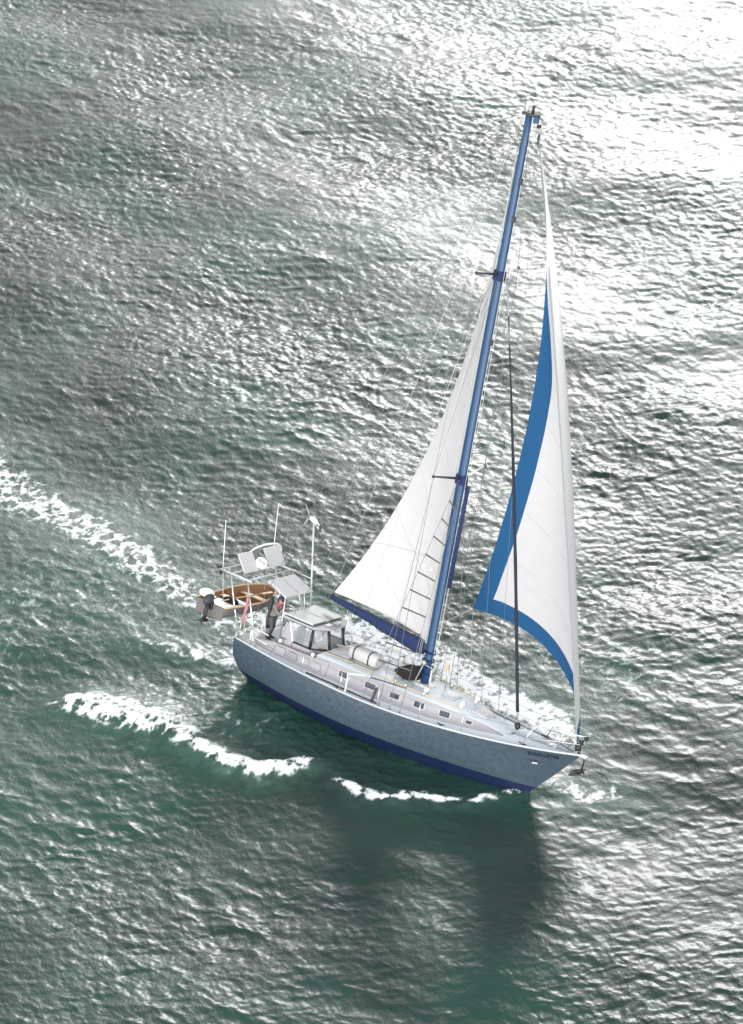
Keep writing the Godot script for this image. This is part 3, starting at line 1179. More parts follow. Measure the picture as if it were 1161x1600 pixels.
func make_sails():
	var Y := yacht
	var uf := 0.028
	var edge := func(u: float) -> float:
		var len_u: float = (jib(u, 1) - jib(u, 0)).length() * 1.18 + 0.001
		return 1.0 - minf(0.98 / len_u, 0.27) * (1.0 - smoothstep(0.48, 0.74, u))
	var top := 0.93
	var j := put("headsail", sheet(func(a, b): 
		var u := lerpf(uf, 0.995, a)
		return jib(u, b * edge.call(u)), 120, 44), M.sail, Y)
	put("sun_strip", sheet(func(a, b):
		var u := lerpf(0.0, 0.995, a)
		return jib(u, lerpf(edge.call(u), 1.0, b)), 70, 6), M.strip, j)
	put("foot_strip", sheet(func(a, b):
		var u := lerpf(0.0, uf, a)
		return jib(u, b * edge.call(u)), 3, 26), M.strip, j)
	for k in 9:
		var u := 0.10 + k * 0.095
		var pts := []
		for i in 21:
			var v: float = i / 20.0 * edge.call(u + 0.02) * 0.97 + 0.01
			pts.append(jib(u - 0.03 + 0.05 * v, v) )
		tubes("seam", pts, 0.011, M.seam, j, 4)
	var lf := []
	for i in 41:
		lf.append(jib(i / 40.0, 0.0) + Vector3(0.02, 0, 0.02))
	tubes("forestay_foil", lf, 0.022, M.wire, Y, 6)
	tubes("forestay", [jib(0.99, 0), Vector3(0.44, 22.32, 0)], 0.014, M.wire, Y, 6)
	boxes("halyard_swivel", Vector3(0.60, 21.75, 0), Vector3(0.07, 0.34, 0.07), M.dark, Y)
	boxes("halyard_block", Vector3(0.52, 22.15, 0.0), Vector3(0.14, 0.12, 0.08), M.black, Y)
	tubes("jib_sheet", [jib(0, 1), Vector3(-2.6, 2.0, -1.75), Vector3(-4.2, 1.9, -1.1)], 0.014, M.rope, Y, 5)
	tubes("jib_sheet", [jib(0, 1), Vector3(1.2, 3.2, -1.4), Vector3(1.6, 1.8, 0.9), Vector3(-3.6, 1.95, 1.15)], 0.012, M.rope, Y, 5)
	# mainsail with battens and seams
	var ms := put("mainsail", sheet(func(a, b): return mainsail(a * 0.995, b), 110, 36), M.sail, Y)
	for k in 8:
		var u := 0.075 + k * 0.115
		var pts := []
		for i in 13:
			var v := i / 12.0
			var q := u + 0.17 * (v - 0.6)
			if q > 0.01 and q < 0.97:
				pts.append(mainsail(q, v))
		tubes("seam", pts, 0.012, M.seam, ms, 4)
	for k in 4:
		var u := 0.19 + k * 0.2
		var pts := []
		for i in 7:
			var v := lerpf(0.55, 1.0, i / 6.0)
			pts.append(mainsail(u + 0.012 * v, v))
		tubes("batten", pts, 0.02, M.cream, ms, 4)
	for k in 3:
		var pts := []
		for i in 9:
			pts.append(mainsail(0.16, i / 8.0 * 0.96) + Vector3(0, 0.02, 0.012))
		if k == 0:
			tubes("reef_line", pts, 0.010, M.rope, ms, 4)
	for k in 7:
		boxes("reef_patch", mainsail(0.14, 0.12 + k * 0.12) + Vector3(0, 0, 0.012), Vector3(0.10, 0.12, 0.012), M.cream, ms)
	# furled staysail
	var sy := []
	for i in 25:
		var t := i / 24.0
		sy.append(Vector3(4.5, 1.9, 0).lerp(Vector3(0.46, 16.9, 0), t) + Vector3(-0.05, 0, -0.18) * 4 * t * (1 - t))
	tubes("inner_stay", sy, 0.030, M.wire, Y, 6)
	var roll := MB.new()
	roll.smooth(true)
	var rr := []
	for i in 25:
		var t := i / 24.0
		if t < 0.03 or t > 0.92:
			continue
		var r := 0.064 * (1.0 - smoothstep(0.5, 0.85, t) * 0.5) * (0.92 + 0.08 * sin(i * 2.3))
		rr.append(roll.ring(sy[i], Vector3(r, 0, 0), Vector3(0, 0.2 * r, r), 10))
	roll.loft(rr)
	put("furled_staysail", roll, M.stay, Y)
	tubes("furling_drum", [Vector3(4.5, 1.95, 0), Vector3(4.42, 2.15, 0)], 0.10, M.black, Y, 12)
	tubes("furling_drum", [Vector3(6.98, 2.10, 0), Vector3(6.94, 2.32, 0)], 0.11, M.black, Y, 12)

func make_deck_gear():
	var Y := yacht
	# stanchions and lifelines
	for side in [-1.0, 1.0]:
		var tops := []
		var mids := []
		var xs := [-5.4, -3.6, -1.8, -0.15, 1.5, 3.1, 4.9]
		for x in xs:
			var b := rail_pt(x, side, 0.07)
			var t := b + Vector3(0, 0.68, side * 0.03)
			if x != 4.9 and x != -5.4:
				var s := MB.new()
				s.tube([b, t], 0.016, 6)
				var so := put("stanchion", s, M.steel, Y)
				boxes("foot", b + Vector3(0, 0.03, 0), Vector3(0.09, 0.06, 0.09), M.alu, so)
			tops.append(t - Vector3(0, 0.01, 0))
			mids.append(b.lerp(t, 0.5))
		tubes("lifeline", tops, 0.007, M.wire, Y, 5)
		tubes("lifeline", mids, 0.006, M.wire, Y, 5)
		# genoa car track
		boxes("jib_track", Vector3(-1.9, 1.40, side * 1.62), Vector3(3.2, 0.04, 0.05), M.dark, Y)
		for x in [-2.0, 2.3, 5.2]:
			var cl := MB.new()
			var b := rail_pt(x, side, 0.16, 0.05)
			cl.tube([b + Vector3(-0.15, 0.02, 0), b + Vector3(0.15, 0.02, 0)], 0.022, 6)
			cl.box(b, Vector3(0.1, 0.06, 0.04))
			put("cleat", cl, M.dark, Y)
	# pulpit
	for side in [-1.0, 1.0]:
		var f0 := rail_pt(5.2, side, 0.05)
		var f1 := rail_pt(6.35, side, 0.03)
		tubes("pulpit_leg", [f0, Vector3(5.55, 2.60, side * 0.70)], 0.02, M.steel, Y)
		tubes("pulpit_leg", [f1, Vector3(6.55, 2.68, side * 0.48)], 0.02, M.steel, Y)
		tubes("pulpit_rail", [Vector3(5.0, 2.30, side * 0.75), Vector3(5.55, 2.62, side * 0.70), Vector3(6.55, 2.70, side * 0.48), Vector3(7.15, 2.74, side * 0.28), Vector3(7.32, 2.75, 0.0)], 0.02, M.steel, Y)
		tubes("pulpit_rail", [rail_pt(5.3, side, 0.05, 0.32), Vector3(6.45, 2.30, side * 0.40), Vector3(7.1, 2.38, side * 0.12)], 0.016, M.steel, Y)
	# bow roller and anchor
	boxes("bow_roller", Vector3(7.12, 1.98, 0), Vector3(0.55, 0.08, 0.18), M.alu, Y)
	var an := base("anchor", Transform3D(), Y)
	tubes("shank", [Vector3(7.00, 2.05, 0), Vector3(7.30, 1.92, 0), Vector3(7.28, 1.48, 0)], 0.035, M.black, an)
	for side in [-1.0, 1.0]:
		var fl := MB.new()
		fl.prism([Vector3(7.30, 1.55, 0), Vector3(7.36, 1.40, side * 0.10), Vector3(7.02, 1.30, side * 0.36), Vector3(6.92, 1.36, side * 0.04)], Vector3(0.0, -0.05, 0))
		put("fluke", fl, M.black, an)
	tubes("stock", [Vector3(7.25, 1.46, -0.30), Vector3(7.25, 1.46, 0.30)], 0.02, M.black, an)
	var wl := base("windlass", Transform3D(), Y)
	boxes("housing", Vector3(6.0, 1.95, 0), Vector3(0.34, 0.20, 0.24), M.alu, wl)
	tubes("drum", [Vector3(6.0, 2.0, -0.22), Vector3(6.0, 2.0, 0.22)], 0.08, M.steel, wl, 12)
	tubes("anchor_chain", [Vector3(6.1, 2.06, 0), Vector3(6.9, 2.07, 0)], 0.022, M.wire, wl, 6)
	boxes("nav_light", Vector3(7.2, 2.62, 0.0), Vector3(0.12, 0.16, 0.10), M.black, Y)
	boxes("pulpit_cleat", Vector3(7.08, 2.46, 0.08), Vector3(0.14, 0.18, 0.12), M.black, Y)
	# vents and blocks on the roof
	for q in [[2.35, 2.02, 0.45], [2.35, 2.02, -0.45], [-1.3, 2.08, -0.85], [0.95, 2.06, 0.7]]:
		var dv := MB.new()
		dv.tube([Vector3(q[0], q[1], q[2]), Vector3(q[0], q[1] + 0.12, q[2]), Vector3(q[0] + 0.05, q[1] + 0.19, q[2]), Vector3(q[0] + 0.13, q[1] + 0.20, q[2])], 0.06, 10, 0.075)
		put("cowl_vent", dv, M.white, Y)
	for side in [-1.0, 1.0]:
		for x in [0.2, -0.25, 1.0]:
			var bl := MB.new()
			bl.tube([Vector3(x, 2.06, side * 0.85), Vector3(x, 2.2, side * 0.85)], 0.07, 10, 0.05)
			put("roof_winch", bl, M.steel, Y)
	boxes("sheet_tackle", Vector3(-0.55, 1.62, 1.55), Vector3(0.09, 0.55, 0.08), M.dark, Y, Basis(Vector3(1, 0, 0), -0.35))
	tubes("gate_post", [rail_pt(-1.55, 1, 0.07), rail_pt(-1.55, 1, 0.07) + Vector3(0, 0.75, 0.02), Vector3(-1.1, 2.12, 1.45)], 0.03, M.white, Y)
	var lines_on := fnl(FastNoiseLite.TYPE_SIMPLEX, 0.8, 40, 2)
	for k in 6:
		var pts := []
		for i in 15:
			var t := i / 14.0
			pts.append(Vector3(lerpf(0.1, -3.4, t), 2.10, 0.25 + 0.12 * k - 0.45 + 0.08 * lines_on.get_noise_2d(i * 0.4, k * 7.0)))
		tubes("control_line", pts, 0.011, M.rope, Y, 5)

func make_stern_gear():
	var Y := yacht
	var ar := base("stern_arch", Transform3D(), Y)
	for side in [-1.0, 1.0]:
		tubes("arch_leg", [Vector3(-5.95, 1.45, side * 1.50), Vector3(-6.5, 2.7, side * 1.42), Vector3(-6.95, 3.6, side * 1.30)], 0.030, M.steel, ar)
		tubes("arch_leg", [Vector3(-6.9, 1.48, side * 1.32), Vector3(-7.35, 2.6, side * 1.32), Vector3(-7.75, 3.6, side * 1.28)], 0.030, M.steel, ar)
		tubes("davit_arm", [Vector3(-6.75, 3.62, side * 1.30), Vector3(-8.25, 3.62, side * 1.28)], 0.042, M.alu, ar)
		tubes("arch_brace", [Vector3(-6.3, 2.2, side * 1.45), Vector3(-7.2, 2.3, side * 1.32)], 0.022, M.steel, ar)
		tubes("panel_strut", [Vector3(-6.9, 3.6, side * 0.6), Vector3(-5.72, 3.30, side * 0.55), Vector3(-5.5, 1.7, side * 0.75)], 0.022, M.steel, ar)
		boxes("davit_block", Vector3(-8.22, 3.50, side * 1.28), Vector3(0.08, 0.20, 0.06), M.black, ar)
		tubes("davit_fall", [Vector3(-8.1, 3.5, side * 1.28), Vector3(-7.95, 2.5, side * 1.2)], 0.012, M.rope, ar, 5)
	for x in [-6.95, -7.72, -8.2]:
		tubes("cross_bar", [Vector3(x, 3.62, -1.3), Vector3(x, 3.62, 1.3)], 0.030, M.alu, ar)
	# two tilted upper panels
	for z in [0.55, -0.98]:
		var b := Basis(Vector3(0, 0, 1), -0.92)
		var p := boxes("solar_panel", Vector3(-7.62, 3.96, z), Vector3(0.76, 0.04, 0.84 if z < 0 else 0.74), M.panel, ar, b)
		for k in [-1.0, 1.0]:
			boxes("panel_frame", Vector3(-7.62, 3.96, z) + Vector3(0, 0, k * (0.43 if z < 0 else 0.38)), Vector3(0.76, 0.055, 0.025), M.alu, p, b)
	# two lower panels over the helm
	for z in [0.22, -0.60]:
		var b := Basis(Vector3(0, 0, 1), -0.34)
		var p := boxes("solar_panel", Vector3(-6.12, 3.47, z), Vector3(0.98, 0.04, 0.74), M.panel, ar, b)
		boxes("panel_frame", Vector3(-6.12, 3.445, z), Vector3(1.0, 0.03, 0.77), M.alu, p, b)
	# hoop of white tube behind the panels
	var hp := []
	for i in 17:
		var a := PI * i / 16.0
		hp.append(Vector3(-7.95, 3.62 + 0.72 * pow(sin(a), 0.35), -0.80 + 1.0 * cos(a)))
	tubes("antenna_hoop", hp, 0.035, M.white, ar)
	# radar pole and wind generator
	var wg := base("wind_generator", Transform3D(), Y)
	tubes("pole", [Vector3(-5.55, 1.5, -1.15), Vector3(-6.15, 5.75, -0.95)], 0.035, M.alu, wg)
	var nac := MB.new()
	nac.ell(Vector3(-6.17, 5.86, -0.95), Vector3(0.34, 0.10, 0.10), Basis(Vector3(0, 1, 0), -0.5))
	put("nacelle", nac, M.white, wg)
	var hub := Vector3(-6.17, 5.86, -0.95) + Basis(Vector3(0, 1, 0), -0.5) * Vector3(-0.36, 0, 0)
	for k in 3:
		var a := 0.5 + TAU * k / 3
		var d := Basis(Vector3(0, 1, 0), -0.5) * Vector3(0, cos(a), sin(a))
		var bl := MB.new()
		bl.tube([hub, hub + d * 0.25, hub + d * 0.52], 0.04, 6, 0.015)
		put("blade", bl, M.cabin, wg)
	tubes("tail_boom", [Vector3(-6.0, 5.86, -0.9), Vector3(-5.70, 5.80, -0.75)], 0.02, M.white, wg)
	boxes("tail_fin", Vector3(-5.68, 5.74, -0.74), Vector3(0.12, 0.24, 0.02), M.dark, wg)
	tubes("support_strut", [Vector3(-5.87, 3.7, -1.05), Vector3(-6.95, 3.6, -1.28)], 0.02, M.steel, wg)
	tubes("whip_antenna", [Vector3(-8.2, 3.6, 1.2), Vector3(-8.45, 5.4, 1.2)], 0.014, M.white, Y, 6)
	tubes("whip_antenna", [Vector3(-7.75, 3.6, -1.1), Vector3(-7.95, 5.9, -1.1)], 0.012, M.white, Y, 6)
	boxes("stern_light", Vector3(-8.32, 3.68, 1.28), Vector3(0.14, 0.12, 0.1), M.black, Y)
	# stern rail
	for side in [-1.0, 1.0]:
		for hgt in [0.35, 0.7]:
			tubes("stern_rail", [rail_pt(-5.4, side, 0.07, hgt), rail_pt(-6.85, side, 0.08, hgt), Vector3(-6.92, 1.45 + hgt, side * 0.4)], 0.018, M.steel, Y)
		for q in [rail_pt(-6.85, side, 0.1), rail_pt(-6.2, side, 0.08), Vector3(-6.92, 1.45, side * 0.4)]:
			tubes("rail_post", [q, q + Vector3(0, 0.7, 0)], 0.018, M.steel, Y)
	# steering wheel
	var whl := MB.new()
	whl.torus(Vector3(-5.72, 1.95, -0.2), Vector3(1, 0.25, 0), 0.36, 0.022)
	var wh := put("steering_wheel", whl, M.steel, Y)
	for k in 6:
		var a := TAU * k / 6
		tubes("spoke", [Vector3(-5.72, 1.95, -0.2), Vector3(-5.72 - 0.085 * cos(a), 1.95 + 0.35 * cos(a), -0.2 + 0.36 * sin(a))], 0.012, M.steel, wh, 5)
	boxes("wheel_pedestal", Vector3(-5.62, 1.68, -0.2), Vector3(0.16, 0.55, 0.2), M.cream, Y)

func make_hull_marks():
	var a := hull_pt(0, 0.895, 1).lerp(hull_pt(1, 0.895, 1), 0.22)
	var b := hull_pt(0, 0.965, 1).lerp(hull_pt(1, 0.965, 1), 0.20)
	var lowp := hull_pt(0, 0.93, 1).lerp(hull_pt(1, 0.93, 1), 0.8)
	var x := (b - a).normalized()
	var up := ((a + b) * 0.5 - lowp)
	var zz := x.cross(up).normalized()
	var y := zz.cross(x)
	var f := SystemFont.new()
	f.font_names = PackedStringArray(["Droid Sans"])
	f.font_weight = 700
	var t := TextMesh.new()
	t.text = "STARLUSTER"
	t.font = f
	t.font_size = 32
	t.pixel_size = 0.0058
	t.depth = 0.03
	var o := MeshInstance3D.new()
	o.name = "boat_name"
	o.mesh = t
	o.material_override = M.lettering
	o.transform = Transform3D(Basis(x, y, zz), (a + b) * 0.5 + zz * 0.012)
	yacht.add_child(o, true)
	var c := (a + b) * 0.5 - x * 0.30 - y * 0.30
	boxes("bow_emblem", c + zz * 0.01, Vector3(0.26, 0.05, 0.03), M.lettering, yacht, Basis(x, y, zz))
	boxes("bow_emblem", c + zz * 0.01 - y * 0.09, Vector3(0.20, 0.06, 0.03), M.panel, yacht, Basis(x, y, zz))

# ---------------------------------------------------------------- loose things
func make_loose_things():
	# dinghy hanging across the stern
	var d := base("dinghy", boat * Transform3D(Basis(Vector3(0, 0, -1), Vector3(0, 1, 0), Vector3(1, 0, 0)), Vector3(-7.95, 1.92, 0.15)))
	tag(d, "small white dinghy with a varnished wooden inside hung across the stern", "dinghy")
	var outer := []
	var inner := []
	var rim_l := []
	var rim_r := []
	for i in 13:
		var t := i / 12.0
		var x := lerpf(-1.75, 1.85, t)
		var w := 0.66 + 0.12 * sin(t * PI) if t < 0.5 else 0.78 * pow(maxf(1.0 - pow((t - 0.5) / 0.5, 2.3), 0.0), 0.75) + 0.03
		var rim := 0.54 + 0.14 * pow(absf(t - 0.4) / 0.6, 2.0)
		var keel := 0.02 + (0.34 * pow(maxf((t - 0.6) / 0.4, 0.0), 2.0))
		var ro := []
		var ri := []
		for j in 9:
			var a := PI * j / 8.0
			var cz := cos(a)
			var sy := pow(sin(a), 0.7)
			ro.append(Vector3(x, lerpf(rim, keel, sy), w * cz))
			ri.append(Vector3(x * 0.975, lerpf(rim + 0.005, keel + 0.04, sy), (w - 0.035) * cz))
		outer.append(ro)
		inner.append(ri)
		rim_l.append(Vector3(x, rim + 0.01, w))
		rim_r.append(Vector3(x, rim + 0.01, -w))
	var om := MB.new()
	om.smooth(true)
	om.loft(outer, false, true)
	put("hull", om, M.dinghy, d)
	var imx := MB.new()
	imx.smooth(true)
	imx.loft(inner, false, false)
	put("planked_lining", imx, M.wood, d)
	var tb := MB.new()
	tb.box(Vector3(-1.75, 0.34, 0), Vector3(0.06, 0.52, 1.24))
	put("transom", tb, M.dinghy, d)
	tubes("gunwale", rim_l, 0.035, M.palewood, d, 6)
	tubes("gunwale", rim_r, 0.035, M.palewood, d, 6)
	for q in [[-1.22, 0.92, 1.26], [-0.2, 0.26, 1.42], [0.85, 0.26, 1.20]]:
		boxes("thwart", Vector3(q[0], 0.46 if q[0] < -1.0 else 0.40, 0), Vector3(q[1], 0.04, q[2]), M.white if q[0] < -0.1 else M.palewood, d)
	for k in 5:
		boxes("floor_board", Vector3(0.1, 0.10, -0.32 + k * 0.16), Vector3(2.2, 0.03, 0.13), M.wood, d)
	for k in 3:
		tubes("rib", [Vector3(-0.7 + k * 0.75, 0.55, -0.72), Vector3(-0.7 + k * 0.75, 0.12, -0.45), Vector3(-0.7 + k * 0.75, 0.08, 0), Vector3(-0.7 + k * 0.75, 0.12, 0.45), Vector3(-0.7 + k * 0.75, 0.55, 0.72)], 0.022, M.wood, d, 6)
	var ob := base("outboard_motor", Transform3D(Basis(), Vector3(-1.88, 0.62, 0.05)), d)
	var cw := MB.new()
	cw.ell(Vector3(-0.10, 0.16, 0), Vector3(0.27, 0.19, 0.16), Basis(Vector3(0, 0, 1), 0.35), 14, 10)
	put("cowling", cw, M.dark, ob)
	boxes("bracket", Vector3(0.08, -0.08, 0), Vector3(0.14, 0.3, 0.2), M.black, ob)
	tubes("motor_leg", [Vector3(-0.08, 0.05, 0), Vector3(-0.16, -0.40, 0), Vector3(-0.18, -0.62, 0)], 0.075, M.black, ob, 8)
	tubes("gear_case", [Vector3(0.02, -0.66, 0), Vector3(-0.34, -0.62, 0)], 0.06, M.black, ob, 8)
	for k in 3:
		var a := TAU * k / 3 + 0.4
		boxes("propeller_blade", Vector3(-0.35, -0.62 + 0.09 * cos(a), 0.09 * sin(a)), Vector3(0.03, 0.14, 0.06), M.black, ob, Basis(Vector3(1, 0, 0), a))
	tubes("tiller", [Vector3(0.1, 0.12, 0), Vector3(0.62, 0.2, 0.05)], 0.025, M.black, ob, 6)
	# things lying in the dinghy
	var oar := base("oar", boat * Transform3D(Basis(Vector3(0, 1, 0), 1.45), Vector3(-7.75, 2.52, 0.2)))
	tag(oar, "pale wooden oar laid lengthwise in the dinghy on the stern", "oar")
	tubes("shaft", [Vector3(-1.2, 0, 0), Vector3(0.9, 0.03, 0)], 0.025, M.palewood, oar, 6)
	boxes("blade", Vector3(1.15, 0.03, 0), Vector3(0.55, 0.02, 0.14), M.palewood, oar)
	var bag := MB.new()
	bag.ell(Vector3(0, 0.12, 0), Vector3(0.34, 0.15, 0.2))
	var bo := put("canvas_bundle", bag, M.canvas, self)
	bo.transform = boat * Transform3D(Basis(), Vector3(-7.85, 2.32, 0.85))
	tag(bo, "dark bundle lying on the white thwart inside the dinghy", "bundle")
	var wc := MB.new()
	wc.ell(Vector3.ZERO, Vector3(0.30, 0.17, 0.22))
	var wo := put("white_cushion", wc, M.white, self)
	wo.transform = boat * Transform3D(Basis(Vector3(0, 1, 0), 0.3), Vector3(-8.45, 2.66, 1.55))
	tag(wo, "white cushion on the dinghy's far stern corner behind the outboard", "cushion")
	# life raft canister strapped on the coachroof
	var lr := base("life_raft_canister", boat * Transform3D(Basis(), Vector3(-1.92, 2.10, 0.45)))
	tag(lr, "white life raft canister with black straps on the cabin roof", "life raft")
	var cyl := []
	for q in [[-0.62, 0.16], [-0.60, 0.22], [-0.54, 0.25], [0.0, 0.255], [0.54, 0.25], [0.60, 0.22], [0.62, 0.16]]:
		var r := []
		for j in 20:
			var a := TAU * j / 20
			var cx := signf(cos(a)) * pow(absf(cos(a)), 0.75)
			var sx := signf(sin(a)) * pow(absf(sin(a)), 0.75)
			r.append(Vector3(q[0], 0.29 + q[1] * sx, q[1] * 1.1 * cx))
		cyl.append(r)
	var cm := MB.new()
	cm.smooth(true)
	cm.loft(cyl)
	put("shell", cm, M.frame, lr)
	for x in [-0.36, 0.30]:
		var sm := MB.new()
		sm.smooth(true)
		var ra := []
		for xx in [x - 0.025, x + 0.025]:
			var r := []
			for j in 20:
				var a := TAU * j / 20
				var cx := signf(cos(a)) * pow(absf(cos(a)), 0.75)
				var sx := signf(sin(a)) * pow(absf(sin(a)), 0.75)
				r.append(Vector3(xx, 0.29 + 0.264 * sx, 0.264 * 1.1 * cx))
			ra.append(r)
		sm.loft(ra)
		put("strap", sm, M.black, lr)
	boxes("cradle", Vector3(0, 0.02, 0), Vector3(1.1, 0.06, 0.4), M.greywood, lr)
	# planks
	for k in 4:
		var pl := MB.new()
		pl.box(Vector3.ZERO, Vector3(0.95, 0.06, 0.12))
		var po := put("wooden_plank", pl, M.greywood if k < 3 else M.palewood, self)
		po.transform = boat * Transform3D(Basis(Vector3(0, 1, 0), 0.06 * (k - 1.5)), Vector3(-0.55, 2.13 + 0.075 * (k % 2), -0.28 - 0.15 * (k / 2)))
		tag(po, ["grey wooden plank on the cabin roof between canister and black sail bag, lower near one", "grey wooden plank stacked on top of the near plank beside the canister", "grey wooden plank at the bottom of the far pair beside the canister", "pale wooden plank on top of the far pair beside the canister"][k], "plank", "planks stacked on the cabin roof")
	# dark sail bag at the mast
	var sb := MB.new()
	sb.smooth(true)
	var sr := []
	for i in 9:
		var t := i / 8.0
		var r := []
		var rad := 0.30 * pow(sin(PI * lerpf(0.06, 0.70, t)), 0.8) * (1.0 + 0.06 * sin(i * 1.9))
		for j in 14:
			var a := TAU * j / 14
			r.append(Vector3(lerpf(-0.55, 0.45, t), maxf(0.0, 0.22 + rad * sin(a) * 0.95 + 0.22 * t), rad * cos(a) * (1.15 + 0.08 * sin(3 * a + i))))
		sr.append(r)
	sb.loft(sr)
	var so := put("sail_bag", sb, M.canvas, self)
	so.transform = boat * Transform3D(Basis(), Vector3(-0.15, 2.06, 0.25))
	tag(so, "black bulging sail bag lying against the foot of the mast", "sail bag")
	# boards and pole ahead of the deckhouse
	for k in 3:
		var bd := MB.new()
		bd.box(Vector3.ZERO, [Vector3(1.15, 0.07, 0.13), Vector3(0.95, 0.06, 0.10), Vector3(1.0, 0.05, 0.08)][k])
		var b2 := put("grey_board", bd, M.dark if k == 2 else M.greywood, self)
		b2.transform = boat * Transform3D(Basis(Vector3(0, 1, 0), [0.08, 0.25, -0.1][k]), [Vector3(-2.75, 2.12, 0.86), Vector3(-2.95, 2.24, 0.05), Vector3(-2.7, 2.13, -0.45)][k])
		tag(b2, ["weathered grey board along the near edge of the cabin roof by the windscreen", "grey board lying askew in front of the windscreen", "dark narrow board on the far side of the cabin roof"][k], "board", "boards lying before the windscreen")
	# coil of white hose and red board on the stern arch
	var co := MB.new()
	for k in 3:
		co.torus(Vector3(0, 0.06 * k, 0), Vector3(0.05, 1, 0.05), 0.21 - 0.015 * k, 0.035)
	co.ell(Vector3(0, 0.03, 0), Vector3(0.12, 0.04, 0.12))
	var ho := put("white_coil", co, M.white, self)
	ho.transform = boat * Transform3D(Basis(Vector3(0, 0, 1), -0.5), Vector3(-7.5, 3.85, -0.06))
	tag(ho, "white coil resting between the two upper panels on the stern arch", "coil")
	var fg := base("ensign", boat * Transform3D(Basis(), Vector3(-6.6, 1.5, 1.42)))
	tag(fg, "faded red flag hanging furled from a staff at the stern rail", "flag")
	tubes("staff", [Vector3(0, 0, 0), Vector3(-0.12, 1.75, 0.08)], 0.018, M.palewood, fg, 6)
	var fm := MB.new()
	fm.smooth(true)
	var fr := []
	for i in 9:
		var t := i / 8.0
		var r := []
		for j in 10:
			var a := TAU * j / 10
			r.append(Vector3(-0.04 - 0.07 * (1 - t) + cos(a) * (0.05 + 0.02 * sin(i * 1.7)), 0.65 + 0.95 * t, 0.06 + sin(a) * 0.06 + 0.02 * sin(i)))
		fr.append(r)
	fm.loft(fr)
	put("cloth", fm, M.pink, fg)
	var rl := MB.new()
	rl.smooth(true)
	var rr := []
	for i in 9:
		var t := i / 8.0
		rr.append(rl.ring(Vector3(0.02 * sin(i * 2.0), 1.2 * t, 0.0), Vector3(0.085 + 0.02 * sin(i * 1.3), 0, 0), Vector3(0, 0, 0.10), 10))
	rl.loft(rr)
	var ro := put("rolled_canvas", rl, M.dark, self)
	ro.transform = boat * Transform3D(Basis(Vector3(0, 0, 1), 0.06), Vector3(-6.55, 1.75, 0.12))
	tag(ro, "dark rolled canvas standing upright behind the person at the stern", "canvas roll")
	for k in 2:
		var jc := base("jerry_can", boat * Transform3D(Basis(), Vector3(-6.5 + 0.05 * k, 1.44, 0.55 + 0.42 * k)))
		tag(jc, ["white jerry can on the aft deck beside the rolled canvas", "white jerry can on the aft deck nearest the stern rail"][k], "jerry can", "jerry cans on the aft deck")
		boxes("body", Vector3(0, 0.2, 0), Vector3(0.2, 0.38, 0.32), M.white, jc)
		tubes("handle", [Vector3(0, 0.39, -0.1), Vector3(0, 0.46, -0.06), Vector3(0, 0.46, 0.06), Vector3(0, 0.39, 0.1)], 0.018, M.white, jc, 6)
		tubes("cap", [Vector3(0, 0.38, 0.13), Vector3(0, 0.43, 0.13)], 0.03, M.dark, jc, 8)

